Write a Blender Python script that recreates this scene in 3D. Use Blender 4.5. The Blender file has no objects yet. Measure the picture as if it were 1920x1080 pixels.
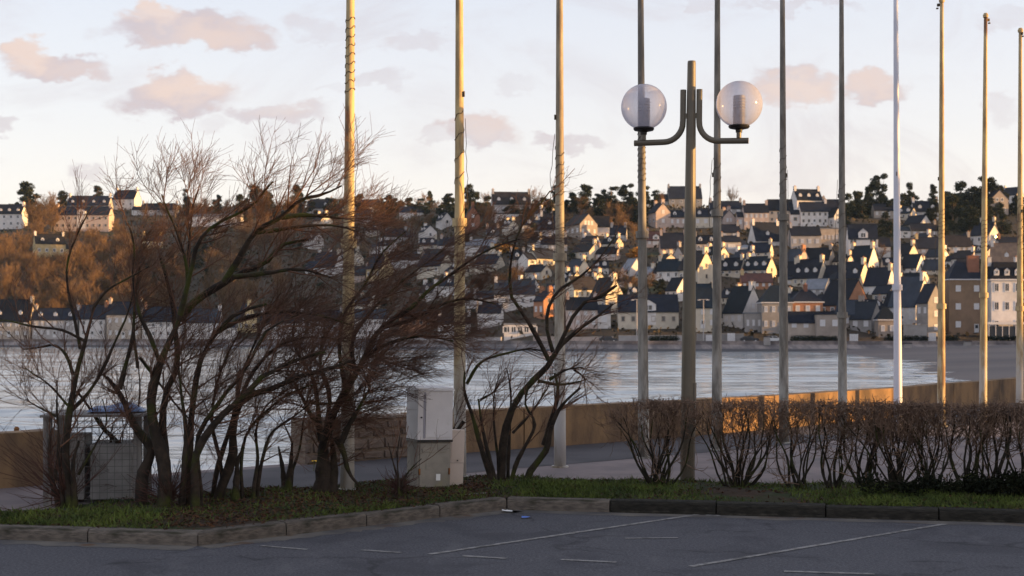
import bpy, math, random
import numpy as np
from mathutils import Vector

# ------------------------------------------------------------------ camera, sky, sun, exposure
scene = bpy.context.scene
F = 2667.0            # focal length in photo pixels (50 mm on a 36 mm sensor, 1920 px wide)
HORIZON = 625.0       # photo row of the horizon
EYE = 1.70            # camera height above the car park
cam_data = bpy.data.cameras.new('camera')
cam = bpy.data.objects.new('camera', cam_data)
scene.collection.objects.link(cam)
scene.camera = cam
cam.location = (0, 0, EYE)
cam.rotation_euler = (math.pi / 2, 0, 0)
cam_data.lens = 50
cam_data.sensor_width = 36
cam_data.shift_y = (HORIZON - 540) / 1920
cam_data.clip_start = 0.1
cam_data.clip_end = 6000
cam_data.dof.use_dof = True
cam_data.dof.focus_distance = 15.5
cam_data.dof.aperture_fstop = 3.8

SUN_EL = math.radians(5.2)
SUN_AZ = math.radians(98)          # clockwise from +Y (the view direction)
world = bpy.data.worlds.new('World')
scene.world = world
world.use_nodes = True


class NT:
    """small helper to write node trees"""
    def __init__(self, tree):
        self.t = tree

    def n(self, kind, **kw):
        nd = self.t.nodes.new(kind)
        for k, v in kw.items():
            if k.startswith('i_'):
                key = k[2:]
                nd.inputs[int(key) if key.isdigit() else key].default_value = v
            else:
                setattr(nd, k, v)
        return nd

    def l(self, a, b):
        self.t.links.new(a, b)

    def put(self, v, sock):
        if hasattr(v, 'links') or isinstance(v, bpy.types.NodeSocket):
            self.l(v, sock)
        else:
            sock.default_value = v

    def m(self, op, a, b=0.0, c=None, clamp=False):
        nd = self.n('ShaderNodeMath', operation=op, use_clamp=clamp)
        self.put(a, nd.inputs[0])
        self.put(b, nd.inputs[1])
        if c is not None:
            self.put(c, nd.inputs[2])
        return nd.outputs[0]

    def ss(self, x, lo, hi):
        nd = self.n('ShaderNodeMapRange', interpolation_type='SMOOTHSTEP')
        self.put(x, nd.inputs[0])
        nd.inputs[1].default_value = lo
        nd.inputs[2].default_value = hi
        return nd.outputs[0]

    def mix(self, f, a, b):
        nd = self.n('ShaderNodeMix', data_type='RGBA')
        self.put(f, nd.inputs[0])
        for v, s in ((a, nd.inputs[6]), (b, nd.inputs[7])):
            if isinstance(v, tuple):
                s.default_value = (*v[:3], 1)
            else:
                self.l(v, s)
        return nd.outputs[2]

    def noise(self, vec, scale, detail=4, rough=0.55, dist=0.0):
        nd = self.n('ShaderNodeTexNoise')
        nd.inputs['Scale'].default_value = scale
        nd.inputs['Detail'].default_value = detail
        nd.inputs['Roughness'].default_value = rough
        nd.inputs['Distortion'].default_value = dist
        self.l(vec, nd.inputs['Vector'])
        return nd.outputs['Fac']


def build_world():
    t = NT(world.node_tree)
    world.node_tree.nodes.clear()
    out = t.n('ShaderNodeOutputWorld')
    sky = t.n('ShaderNodeTexSky', sky_type='NISHITA', sun_disc=False,
              sun_elevation=SUN_EL, sun_rotation=SUN_AZ)
    sky.air_density = 0.8
    sky.dust_density = 1.6
    bg1 = t.n('ShaderNodeBackground', i_1=0.05)
    t.l(sky.outputs[0], bg1.inputs[0])
    tc = t.n('ShaderNodeTexCoord')
    sep = t.n('ShaderNodeSeparateXYZ')
    t.l(tc.outputs['Generated'], sep.inputs[0])
    x, y, z = sep.outputs
    # high thin veil: cream at the horizon, pale blue above
    zel = t.m('MAXIMUM', z, 0.0)
    ramp = t.n('ShaderNodeValToRGB')
    t.l(zel, ramp.inputs[0])
    cr = ramp.color_ramp
    cr.elements[0].position = 0.0
    cr.elements[0].color = (0.402, 0.346, 0.318, 1)
    cr.elements[1].position = 1.0
    cr.elements[1].color = (0.21, 0.23, 0.27, 1)
    for p, c in ((0.07, (0.388, 0.338, 0.318, 1)), (0.139, (0.345, 0.318, 0.318, 1)),
                 (0.225, (0.308, 0.302, 0.324, 1)), (0.45, (0.25, 0.262, 0.307, 1))):
        e = cr.elements.new(p)
        e.color = c
    # cloud field in direction space
    yy = t.m('MAXIMUM', t.m('ABSOLUTE', y), 0.05)
    u = t.m('DIVIDE', x, yy)
    v = t.m('DIVIDE', z, yy)
    comb = t.n('ShaderNodeCombineXYZ')
    t.l(u, comb.inputs[0])
    t.l(t.m('MULTIPLY', v, 1.7), comb.inputs[1])
    t.l(t.m('SIGN', y), comb.inputs[2])
    n1 = t.noise(comb.outputs[0], 22.0, 6, 0.58, 0.3)
    n2 = t.noise(comb.outputs[0], 9.0, 3, 0.5, 0.2)
    nn = t.m('SUBTRACT', n1, 0.5)
    # placed cumulus: (photo px centre, radii, density)
    clouds = [(345, 55, 165, 40, 1.0), (285, 22, 60, 28, .9), (440, 72, 90, 32, 1.0),
              (105, 126, 100, 27, 1.0), (58, 104, 44, 32, .9),
              (330, 182, 128, 44, 1.0), (325, 150, 60, 32, 1.0), (520, 212, 110, 24, .7), (400, 235, 40, 20, .35),
              (900, 246, 85, 36, .85), (1065, 266, 70, 18, .6), (835, 258, 50, 18, .45),
              (1490, 160, 95, 44, .95), (1650, 166, 75, 28, .85), (1370, 185, 60, 18, .3),
              (160, 325, 48, 22, .55), (2, 240, 30, 18, .6), (700, 146, 60, 22, .5), (952, 156, 34, 18, .4),
              (790, 75, 60, 26, .45), (600, 55, 70, 30, .4), (1900, 30, 70, 26, .4), (1880, 200, 40, 40, .35),
              (1500, 8, 140, 14, .5), (1320, 8, 60, 12, .4), (610, 165, 40, 12, .35), (1350, 330, 60, 10, .25)]
    comb0 = t.n('ShaderNodeCombineXYZ')
    t.l(t.m('ADD', u, t.m('MULTIPLY', nn, 0.060)), comb0.inputs[0])
    t.l(t.m('ADD', v, t.m('MULTIPLY', t.m('SUBTRACT', t.noise(comb.outputs[0], 34.0, 5, 0.6), 0.5), 0.042)), comb0.inputs[1])

    def blobs(lst, lo, hi):
        tot = None
        for cx, cy, rx, ry, dens in lst:
            u0, v0 = (cx - 960) / F, (HORIZON - cy) / F
            ma = t.n('ShaderNodeVectorMath', operation='MULTIPLY_ADD')
            t.l(comb0.outputs[0], ma.inputs[0])
            ma.inputs[1].default_value = (F / rx, F / ry, 0)
            ma.inputs[2].default_value = (-u0 * F / rx, -v0 * F / ry, 0)
            ln = t.n('ShaderNodeVectorMath', operation='LENGTH')
            t.l(ma.outputs[0], ln.inputs[0])
            mr = t.n('ShaderNodeMapRange', interpolation_type='SMOOTHSTEP')
            t.l(ln.outputs['Value'], mr.inputs[0])
            mr.inputs[1].default_value = lo
            mr.inputs[2].default_value = hi
            mr.inputs[3].default_value = 0.0
            mr.inputs[4].default_value = dens
            tot = mr.outputs[0] if tot is None else t.m('MAXIMUM', tot, mr.outputs[0])
        return tot

    total = blobs(clouds, 1.15, 0.55)
    # sides of the clouds that catch the low sun
    lit = blobs([(150, 90, 60, 26, .0), (65, 100, 46, 34, 1), (290, 15, 60, 36, 1), (400, 70, 120, 30, .7), (350, 160, 100, 40, 1), (920, 240, 80, 30, .6),
                 (1500, 165, 80, 36, 1), (1650, 160, 70, 24, .7), (130, 130, 70, 18, .5), (540, 205, 60, 16, .4)], 1.5, 0.3)
    front = t.m('GREATER_THAN', y, 0.05)
    total = t.m('MULTIPLY', t.ss(t.m('ADD', total, t.m('MULTIPLY', nn, 0.75)), -0.05, 1.15), t.m('MULTIPLY', front, t.ss(total, 0.0, 0.15)))
    # the same kind of scattered cloud over the rest of the sky
    inview = t.m('MULTIPLY', t.m('MULTIPLY', t.m('LESS_THAN', t.m('ABSOLUTE', u), 0.37), front), t.m('LESS_THAN', v, 0.24))
    elsewhere = t.m('MULTIPLY', t.m('MULTIPLY', t.ss(n2, 0.54, 0.68), 0.75), t.m('SUBTRACT', 1.0, inview))
    total = t.m('MAXIMUM', total, elsewhere)
    wisp = t.m('MULTIPLY', t.ss(t.noise(comb.outputs[0], 7.0, 7, 0.66, 0.8), 0.46, 0.74), 0.42)
    total = t.m('MAXIMUM', total, wisp)
    total = t.m('MULTIPLY', total, t.ss(z, 0.005, 0.05))
    ccol = t.mix(t.m('ADD', lit, t.m('MULTIPLY', nn, 0.8), clamp=True), (0.290, 0.254, 0.270), (0.392, 0.308, 0.272))
    col = ramp.outputs[0]
    bg2 = t.n('ShaderNodeBackground', i_1=1.0)
    t.l(col, bg2.inputs[0])
    add = t.n('ShaderNodeAddShader')
    t.l(bg1.outputs[0], add.inputs[0])
    t.l(bg2.outputs[0], add.inputs[1])
    bg3 = t.n('ShaderNodeBackground', i_1=1.0)
    t.l(ccol, bg3.inputs[0])
    ms = t.n('ShaderNodeMixShader')
    t.l(t.m('MULTIPLY', total, 0.92), ms.inputs[0])
    t.l(add.outputs[0], ms.inputs[1])
    t.l(bg3.outputs[0], ms.inputs[2])
    t.l(ms.outputs[0], out.inputs[0])


build_world()
world.cycles.sampling_method = 'MANUAL'
world.cycles.sample_map_resolution = 256
sun_data = bpy.data.lights.new('sun', 'SUN')
sun_data.energy = 5.0
sun_data.angle = math.radians(0.6)
sun_data.color = (1.0, 0.55, 0.17)
sun = bpy.data.objects.new('sun', sun_data)
scene.collection.objects.link(sun)
SUND = Vector((math.cos(SUN_EL) * math.sin(SUN_AZ), math.cos(SUN_EL) * math.cos(SUN_AZ), math.sin(SUN_EL)))
sun.rotation_euler = SUND.to_track_quat('Z', 'Y').to_euler()
sun.location = (40, 0, 30)
vs = scene.view_settings
vs.view_transform = 'Standard'
vs.look = 'None'
vs.exposure = 1.15
vs.gamma = 1.0
scene.cycles.max_bounces = 4
scene.cycles.diffuse_bounces = 2
scene.cycles.glossy_bounces = 2
scene.cycles.transparent_max_bounces = 12

random.seed(7)
rng = np.random.default_rng(11)
COL = scene.collection


# ------------------------------------------------------------------ helpers
def at(x, y, D):
    """photo pixel at distance D -> world point"""
    return Vector(((x - 960) / F * D, D, EYE - (y - HORIZON) / F * D))


def link(o):
    COL.objects.link(o)
    return o


def tag(o, label=None, cat=None, group=None, kind=None):
    if label:
        o['label'] = label
    if cat:
        o['category'] = cat
    if group:
        o['group'] = group
    if kind:
        o['kind'] = kind
    return o


def empty(name, loc=(0, 0, 0), rz=0.0, label=None, cat=None, group=None):
    o = bpy.data.objects.new(name, None)
    o.empty_display_size = 0.2
    o.location = loc
    o.rotation_euler = (0, 0, rz)
    link(o)
    return tag(o, label, cat, group)


def obj(name, me, parent=None, loc=None, rot=None, scale=None):
    o = bpy.data.objects.new(name, me)
    link(o)
    if parent is not None:
        o.parent = parent
    if loc is not None:
        o.location = loc
    if rot is not None:
        o.rotation_euler = rot
    if scale is not None:
        o.scale = scale
    return o


def copy_tree(o, parent=None):
    c = o.copy()
    link(c)
    c.parent = parent
    for ch in list(o.children):
        copy_tree(ch, c)
    return c


class MB:
    """collects faces; build() makes one mesh"""
    def __init__(self):
        self.v, self.f, self.mi = [], [], []

    def face(self, pts, m=0):
        b = len(self.v)
        self.v += [tuple(p) for p in pts]
        self.f.append(tuple(range(b, b + len(pts))))
        self.mi.append(m)

    def box(self, x0, x1, y0, y1, z0, z1, m=0):
        b = len(self.v)
        self.v += [(x0, y0, z0), (x1, y0, z0), (x1, y1, z0), (x0, y1, z0),
                   (x0, y0, z1), (x1, y0, z1), (x1, y1, z1), (x0, y1, z1)]
        for q in ((0, 3, 2, 1), (4, 5, 6, 7), (0, 1, 5, 4), (1, 2, 6, 5), (2, 3, 7, 6), (3, 0, 4, 7)):
            self.f.append(tuple(b + i for i in q))
            self.mi.append(m)

    def hexa(self, p, m=0):
        """8 points: bottom loop then top loop"""
        b = len(self.v)
        self.v += [tuple(q) for q in p]
        for q in ((0, 3, 2, 1), (4, 5, 6, 7), (0, 1, 5, 4), (1, 2, 6, 5), (2, 3, 7, 6), (3, 0, 4, 7)):
            self.f.append(tuple(b + i for i in q))
            self.mi.append(m)

    def prism(self, prof, y0, y1, m=0, axis='Y'):
        """profile in (x,z) swept along y (or in (y,z) swept along x)"""
        n = len(prof)
        b = len(self.v)
        for yy in (y0, y1):
            for a, c in prof:
                self.v.append((a, yy, c) if axis == 'Y' else (yy, a, c))
        self.f.append(tuple(range(b, b + n)))
        self.f.append(tuple(range(b + 2 * n - 1, b + n - 1, -1)))
        self.mi += [m, m]
        for i in range(n):
            j = (i + 1) % n
            self.f.append((b + i, b + n + i, b + n + j, b + j))
            self.mi.append(m)

    def lathe(self, prof, n=16, m=0, cx=0, cy=0, caps=True):
        b = len(self.v)
        for r, z in prof:
            for k in range(n):
                a = 2 * math.pi * k / n
                self.v.append((cx + r * math.cos(a), cy + r * math.sin(a), z))
        for i in range(len(prof) - 1):
            for k in range(n):
                k2 = (k + 1) % n
                self.f.append((b + i * n + k, b + i * n + k2, b + (i + 1) * n + k2, b + (i + 1) * n + k))
                self.mi.append(m)
        if caps:
            self.f.append(tuple(b + k for k in range(n - 1, -1, -1)))
            self.f.append(tuple(b + (len(prof) - 1) * n + k for k in range(n)))
            self.mi += [m, m]

    def tube(self, pts, r, n=8, m=0):
        P = np.array(pts, float)[None]
        R = (np.full(len(pts), r) if np.isscalar(r) else np.array(r, float))[None]
        V, Q = tubes(P, R, n)
        b = len(self.v)
        self.v += [tuple(q) for q in V]
        for q in Q:
            self.f.append(tuple(int(i) + b for i in q))
            self.mi.append(m)
        k = len(pts)
        self.f.append(tuple(b + i for i in range(n - 1, -1, -1)))
        self.f.append(tuple(b + (k - 1) * n + i for i in range(n)))
        self.mi += [m, m]

    def mesh(self, name, mats, smooth=False):
        me = bpy.data.meshes.new(name)
        me.from_pydata(self.v, [], self.f)
        for mt in (mats if isinstance(mats, (list, tuple)) else [mats]):
            me.materials.append(mt)
        me.polygons.foreach_set('material_index', self.mi)
        if smooth:
            me.polygons.foreach_set('use_smooth', [True] * len(me.polygons))
        me.update()
        return me

    def build(self, name, mats, parent=None, smooth=False, **kw):
        return obj(name, self.mesh(name, mats, smooth), parent, **kw)


def np_mesh(name, V, Q, mat, smooth=False):
    me = bpy.data.meshes.new(name)
    V = np.asarray(V, np.float32)
    Q = np.asarray(Q, np.int32)
    k = Q.shape[1]
    me.vertices.add(len(V))
    me.vertices.foreach_set('co', V.ravel())
    me.loops.add(Q.size)
    me.loops.foreach_set('vertex_index', Q.ravel())
    me.polygons.add(len(Q))
    me.polygons.foreach_set('loop_start', np.arange(0, Q.size, k, dtype=np.int32))
    me.polygons.foreach_set('loop_total', np.full(len(Q), k, dtype=np.int32))
    if smooth:
        me.polygons.foreach_set('use_smooth', np.ones(len(Q), dtype=bool))
    me.update(calc_edges=True)
    me.materials.append(mat)
    return me


def norm(a):
    return a / np.maximum(np.linalg.norm(a, axis=-1, keepdims=True), 1e-9)


def tubes(P, R, n):
    """P (N,K,3), R (N,K) -> verts, quads of N tubes with n sides"""
    N, K, _ = P.shape
    T = norm(np.gradient(P, axis=1))
    ref = np.where(np.abs(T[:, :1, 2:3]) > 0.9, np.array([1.0, 0, 0]), np.array([0, 0, 1.0]))
    ref = np.broadcast_to(ref, T.shape)
    U = norm(np.cross(T, ref))
    W = np.cross(T, U)
    a = np.arange(n) * 2 * math.pi / n
    V = P[:, :, None, :] + R[:, :, None, None] * (np.cos(a)[None, None, :, None] * U[:, :, None, :] +
                                                 np.sin(a)[None, None, :, None] * W[:, :, None, :])
    idx = np.arange(N * K * n).reshape(N, K, n)
    q = np.stack([idx[:, :-1, :], np.roll(idx, -1, 2)[:, :-1, :], np.roll(idx, -1, 2)[:, 1:, :], idx[:, 1:, :]], -1)
    return V.reshape(-1, 3), q.reshape(-1, 4)


def resample(pts, K):
    pts = np.array(pts, float)
    d = np.r_[0, np.cumsum(np.linalg.norm(np.diff(pts[:, :3], axis=0), axis=1))]
    t = np.linspace(0, d[-1], K)
    # smooth interpolation (Catmull-Rom through the traced points)
    out = np.empty((K, pts.shape[1]))
    m = np.gradient(pts, d, axis=0) if len(pts) > 2 else np.repeat((pts[1:] - pts[:1]) / d[-1], 2, 0)
    i = np.clip(np.searchsorted(d, t, side='right') - 1, 0, len(pts) - 2)
    h = (d[i + 1] - d[i])[:, None]
    s = ((t - d[i]))[:, None] / h
    out = ((2 * s**3 - 3 * s**2 + 1) * pts[i] + (s**3 - 2 * s**2 + s) * h * m[i] +
           (-2 * s**3 + 3 * s**2) * pts[i + 1] + (s**3 - s**2) * h * m[i + 1])
    return out


def grow(P, R, nper, length, spread, pull, t0=0.25, K=5, r0=None, rtip=0.0012, wob=0.25, keep=0.45, curl=0.35, rs=0.55):
    """children of N parent curves; pull = direction the growth bends to"""
    N, K0, _ = P.shape
    M = N * nper
    par = np.repeat(np.arange(N), nper)
    t = t0 + (1 - t0) * rng.random(M) ** 0.8
    f = t * (K0 - 1)
    i = np.minimum(f.astype(int), K0 - 2)
    s = (f - i)[:, None]
    start = P[par, i] * (1 - s) + P[par, i + 1] * s
    tan = norm(P[par, i + 1] - P[par, i])
    rad = R[par, i] * (1 - s[:, 0]) + R[par, i + 1] * s[:, 0]
    d = norm(tan * keep + norm(rng.normal(size=(M, 3))) * spread + np.array(pull) * 0.35)
    L = length[0] + (length[1] - length[0]) * rng.random(M)
    step = (L / (K - 1))[:, None]
    out = np.empty((M, K, 3))
    out[:, 0] = start
    for k in range(1, K):
        d = norm(d + np.array(pull) * curl / (K - 1) + rng.normal(size=(M, 3)) * wob / (K - 1))
        out[:, k] = out[:, k - 1] + d * step
    rb = np.minimum(rad * rs, r0 if r0 else 1)
    rr = rb[:, None] + (rtip - rb)[:, None] * np.linspace(0, 1, K)[None] ** 0.9
    return out, np.maximum(rr, rtip)


# ------------------------------------------------------------------ materials
def mat(name, c1, c2=None, scale=4.0, rough=0.8, bump=0.0, bscale=None, detail=6, metal=0.0, c3=None, s3=None,
        lo=0.35, hi=0.65, lo3=0.55, hi3=0.7, stretch=(1, 1, 1), coord='Object', spec=0.35, vary=0.0):
    m = bpy.data.materials.new(name)
    m.use_nodes = True
    t = NT(m.node_tree)
    b = m.node_tree.nodes['Principled BSDF']
    b.inputs['Roughness'].default_value = rough
    b.inputs['Metallic'].default_value = metal
    b.inputs['Specular IOR Level'].default_value = spec
    col = None
    if c2 is not None or bump:
        tc = t.n('ShaderNodeTexCoord')
        mp = t.n('ShaderNodeMapping')
        mp.inputs['Scale'].default_value = stretch
        t.l(tc.outputs[coord], mp.inputs[0])
        vec = mp.outputs[0]
    if c2 is not None:
        f = t.ss(t.noise(vec, scale, detail), lo, hi)
        col = t.mix(f, c1, c2)
        if c3 is not None:
            f3 = t.ss(t.noise(vec, s3 or scale * 0.37, detail), lo3, hi3)
            col = t.mix(f3, col, c3)
    if vary:
        oi = t.n('ShaderNodeObjectInfo')
        k = t.m('ADD', 1.0 - vary, t.m('MULTIPLY', oi.outputs['Random'], 2 * vary))
        vm = t.n('ShaderNodeVectorMath', operation='SCALE')
        if col is None:
            vm.inputs[0].default_value = c1[:3]
        else:
            t.l(col, vm.inputs[0])
        t.l(k, vm.inputs['Scale'])
        col = vm.outputs[0]
    if col is None:
        b.inputs['Base Color'].default_value = (*c1[:3], 1)
    else:
        t.l(col, b.inputs['Base Color'])
    if bump:
        bn = t.n('ShaderNodeBump')
        bn.inputs['Strength'].default_value = 1.0
        bn.inputs['Distance'].default_value = bump
        t.l(t.noise(vec, bscale or scale * 3, 5), bn.inputs['Height'])
        t.l(bn.outputs[0], b.inputs['Normal'])
    return m


M = {}
M['asphalt'] = mat('asphalt', (0.074, 0.069, 0.071), (0.044, 0.041, 0.044), 2.6, 0.9, 0.004, 130, 12,
                   c3=(0.096, 0.090, 0.090), s3=0.8, coord='Object', spec=0.25)


def asphalt_mat():
    m = bpy.data.materials.new('asphalt_worn')
    m.use_nodes = True
    t = NT(m.node_tree)
    b = m.node_tree.nodes['Principled BSDF']
    b.inputs['Roughness'].default_value = 0.9
    b.inputs['Specular IOR Level'].default_value = 0.2
    tc = t.n('ShaderNodeTexCoord')
    v = tc.outputs['Object']
    mp = t.n('ShaderNodeMapping')
    mp.inputs['Scale'].default_value = (1.0, 0.35, 1)
    mp.inputs['Rotation'].default_value = (0, 0, 0.35)
    t.l(v, mp.inputs[0])
    grain = t.noise(v, 45.0, 3, 0.75)
    speck = t.noise(v, 16.0, 5, 0.8)
    blot = t.noise(v, 1.3, 8, 0.62, 0.6)
    wear = t.noise(mp.outputs[0], 2.4, 8, 0.7)
    col = t.mix(t.ss(grain, 0.30, 0.70), (0.046, 0.046, 0.055), (0.112, 0.110, 0.124))
    col = t.mix(t.m('MULTIPLY', t.ss(speck, 0.58, 0.74), 0.8), col, (0.160, 0.154, 0.160))
    col = t.mix(t.m('MULTIPLY', t.ss(speck, 0.42, 0.28), 0.7), col, (0.034, 0.032, 0.037))
    col = t.mix(t.m('MULTIPLY', t.ss(blot, 0.48, 0.64), 0.5), col, (0.042, 0.041, 0.049))
    col = t.mix(t.m('MULTIPLY', t.ss(wear, 0.54, 0.70), 0.5), col, (0.122, 0.118, 0.128))
    # fine cracks
    dist = t.n('ShaderNodeVectorMath', operation='ADD')
    nz = t.n('ShaderNodeTexNoise')
    nz.inputs['Scale'].default_value = 1.6
    nz.inputs['Detail'].default_value = 5
    t.l(v, nz.inputs['Vector'])
    sc = t.n('ShaderNodeVectorMath', operation='SCALE')
    sc.inputs['Scale'].default_value = 0.9
    t.l(nz.outputs['Color'], sc.inputs[0])
    t.l(v, dist.inputs[0])
    t.l(sc.outputs[0], dist.inputs[1])
    vo = t.n('ShaderNodeTexVoronoi', feature='DISTANCE_TO_EDGE')
    vo.inputs['Scale'].default_value = 0.42
    t.l(dist.outputs[0], vo.inputs['Vector'])
    crack = t.m('MULTIPLY', t.ss(vo.outputs['Distance'], 0.014, 0.004), t.ss(blot, 0.40, 0.56))
    col = t.mix(t.m('MULTIPLY', crack, 0.5), col, (0.022, 0.021, 0.024))
    t.l(col, b.inputs['Base Color'])
    bn = t.n('ShaderNodeBump')
    bn.inputs['Distance'].default_value = 0.006
    t.l(grain, bn.inputs['Height'])
    t.l(bn.outputs[0], b.inputs['Normal'])
    return m


M['asphalt'] = asphalt_mat()
M['path_asphalt'] = mat('path_asphalt', (0.072, 0.065, 0.072), (0.048, 0.044, 0.050), 1.1, 0.9, 0.003, 90)
M['paving'] = mat('paving', (0.20, 0.158, 0.155), (0.145, 0.118, 0.12), 1.6, 0.9, 0.003, 60, c3=(0.105, 0.092, 0.097), s3=0.7)
M['gutter'] = mat('gutter', (0.14, 0.125, 0.11), (0.075, 0.07, 0.072), 2.5, 0.95, 0.003, 60, c3=(0.10, 0.055, 0.03), s3=1.7, lo3=0.6, hi3=0.7)
M['paint_line'] = mat('paint_line', (0.25, 0.24, 0.235), (0.12, 0.114, 0.112), 14, 0.95, 0, None, 8, lo=0.40, hi=0.64, c3=(0.085, 0.08, 0.08), s3=5.0, lo3=0.56, hi3=0.68)
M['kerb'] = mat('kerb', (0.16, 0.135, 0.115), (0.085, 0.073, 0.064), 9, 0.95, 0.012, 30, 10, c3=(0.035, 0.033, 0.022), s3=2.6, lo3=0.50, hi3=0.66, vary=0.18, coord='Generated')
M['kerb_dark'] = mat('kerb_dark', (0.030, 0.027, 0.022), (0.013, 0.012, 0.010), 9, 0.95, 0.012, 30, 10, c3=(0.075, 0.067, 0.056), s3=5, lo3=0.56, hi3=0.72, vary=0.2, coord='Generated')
M['soil'] = mat('soil', (0.055, 0.032, 0.02), (0.03, 0.02, 0.013), 7, 1.0, 0.02, 30, c3=(0.025, 0.035, 0.01), s3=1.2, lo3=0.42, hi3=0.55)
M['grass'] = mat('grass', (0.095, 0.125, 0.022), (0.036, 0.055, 0.012), 3, 0.9, c3=(0.075, 0.075, 0.022), s3=6)
M['litter_leaf'] = mat('litter_leaf', (0.085, 0.04, 0.02), (0.04, 0.02, 0.012), 9, 1.0)
M['bark'] = mat('bark', (0.042, 0.030, 0.022), (0.018, 0.013, 0.010), 9, 0.95, 0.012, 40, c3=(0.042, 0.047, 0.010), s3=2.6, lo3=0.50, hi3=0.62)
M['twig'] = mat('twig', (0.155, 0.078, 0.050), (0.070, 0.038, 0.027), 2, 0.9)
M['red_shoot'] = mat('red_shoot', (0.085, 0.038, 0.030), (0.05, 0.025, 0.02), 3, 0.9)
M['hedge_bark'] = mat('hedge_bark', (0.028, 0.022, 0.014), (0.013, 0.010, 0.008), 9, 0.95, 0.006, 60, c3=(0.034, 0.038, 0.008), s3=3.5, lo3=0.46, hi3=0.6)
M['hedge_twig'] = mat('hedge_twig', (0.250, 0.160, 0.112), (0.090, 0.056, 0.040), 7, 0.9)
M['ivy'] = mat('ivy', (0.015, 0.018, 0.009), (0.008, 0.010, 0.006), 4, 0.8, spec=0.1)
M['wall_concrete'] = mat('wall_concrete', (0.265, 0.165, 0.088), (0.145, 0.094, 0.060), 3.2, 0.95, 0.016, 26, 10, c3=(0.085, 0.06, 0.044), s3=1.3, lo3=0.52, hi3=0.70, stretch=(1, 1, 0.45))
M['wall_joint'] = mat('wall_joint', (0.05, 0.035, 0.025), (0.03, 0.02, 0.015), 6, 1.0)
M['wall_stone'] = mat('wall_stone', (0.175, 0.130, 0.105), (0.115, 0.087, 0.073), 5, 0.95, 0.012, 26, c3=(0.225, 0.17, 0.13), s3=2, vary=0.15)
M['mortar'] = mat('mortar', (0.21, 0.16, 0.125), (0.15, 0.115, 0.09), 8, 1.0, 0.006, 40)
M['pole_white_'] = mat('pole_white', (0.36, 0.325, 0.27), (0.22, 0.19, 0.155), 3.0, 0.6, 0.002, 40, stretch=(1, 1, 0.25), c3=(0.22, 0.14, 0.09), s3=2.2, lo3=0.60, hi3=0.72)
M['pole_grey_'] = mat('pole_grey', (0.24, 0.215, 0.18), (0.14, 0.125, 0.105), 3.0, 0.7, 0.002, 40, stretch=(1, 1, 0.25), c3=(0.38, 0.36, 0.33), s3=1.6, lo3=0.55, hi3=0.7)
M['pole_new'] = mat('pole_new', (0.62, 0.62, 0.70), (0.56, 0.56, 0.64), 1.5, 0.35)


def pole_mat(name, c1, c2, rust, base, zlo, zhi):
    """weathered paint, fresher towards the foot of the pole"""
    m = bpy.data.materials.new(name)
    m.use_nodes = True
    t = NT(m.node_tree)
    b = m.node_tree.nodes['Principled BSDF']
    b.inputs['Roughness'].default_value = 0.65
    tc = t.n('ShaderNodeTexCoord')
    oi = t.n('ShaderNodeObjectInfo')
    off = t.n('ShaderNodeCombineXYZ')
    t.l(t.m('MULTIPLY', oi.outputs['Random'], 60.0), off.inputs[2])
    ad = t.n('ShaderNodeVectorMath', operation='ADD')
    t.l(tc.outputs['Object'], ad.inputs[0])
    t.l(off.outputs[0], ad.inputs[1])
    mp = t.n('ShaderNodeMapping')
    mp.inputs['Scale'].default_value = (1, 1, 0.22)
    t.l(ad.outputs[0], mp.inputs[0])
    n1 = t.noise(mp.outputs[0], 12.0, 8, 0.65)
    n2 = t.noise(mp.outputs[0], 3.0, 5)
    col = t.mix(t.ss(n1, 0.36, 0.64), c1, c2)
    col = t.mix(t.ss(n2, 0.58, 0.70), col, rust)
    sep = t.n('ShaderNodeSeparateXYZ')
    t.l(tc.outputs['Object'], sep.inputs[0])
    zz = t.m('ADD', sep.outputs[2], t.m('MULTIPLY', t.m('SUBTRACT', n1, 0.5), 3.0))
    col = t.mix(t.m('MULTIPLY', t.ss(zz, zhi, zlo), t.ss(n2, 0.62, 0.5)), col, base)
    t.l(col, b.inputs['Base Color'])
    return m


M['pole_white'] = pole_mat('pole_white', (0.50, 0.385, 0.20), (0.30, 0.215, 0.115), (0.16, 0.08, 0.042), (0.44, 0.42, 0.40), 0.3, 1.9)
M['pole_mid'] = pole_mat('pole_mid', (0.34, 0.285, 0.20), (0.20, 0.16, 0.115), (0.12, 0.075, 0.05), (0.48, 0.46, 0.45), 0.4, 2.2)
M['pole_grey'] = pole_mat('pole_grey', (0.22, 0.20, 0.175), (0.115, 0.103, 0.09), (0.08, 0.06, 0.045), (0.36, 0.345, 0.32), 0.1, 1.7)
M['rope'] = mat('rope', (0.10, 0.075, 0.05), (0.05, 0.038, 0.028), 30, 0.9)
M['lamp_metal'] = mat('lamp_metal', (0.125, 0.105, 0.075), (0.105, 0.088, 0.066), 4, 0.45, 0.0006, 60, spec=0.5)
M['black'] = mat('black_plastic', (0.012, 0.011, 0.012), (0.02, 0.019, 0.02), 9, 0.5)
M['cab_white'] = mat('cabinet_white', (0.60, 0.58, 0.60), (0.52, 0.50, 0.52), 3, 0.5, 0.001, 40, c3=(0.42, 0.40, 0.38), s3=5, lo3=0.62, hi3=0.8)
M['cab_grey'] = mat('cabinet_grey', (0.27, 0.245, 0.21), (0.19, 0.172, 0.15), 4, 0.8, 0.002, 60, c3=(0.22, 0.20, 0.12), s3=3, lo3=0.55, hi3=0.75)
M['cab_beige'] = mat('cabinet_beige', (0.58, 0.48, 0.42), (0.50, 0.41, 0.35), 3, 0.6, 0.001, 40)
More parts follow.
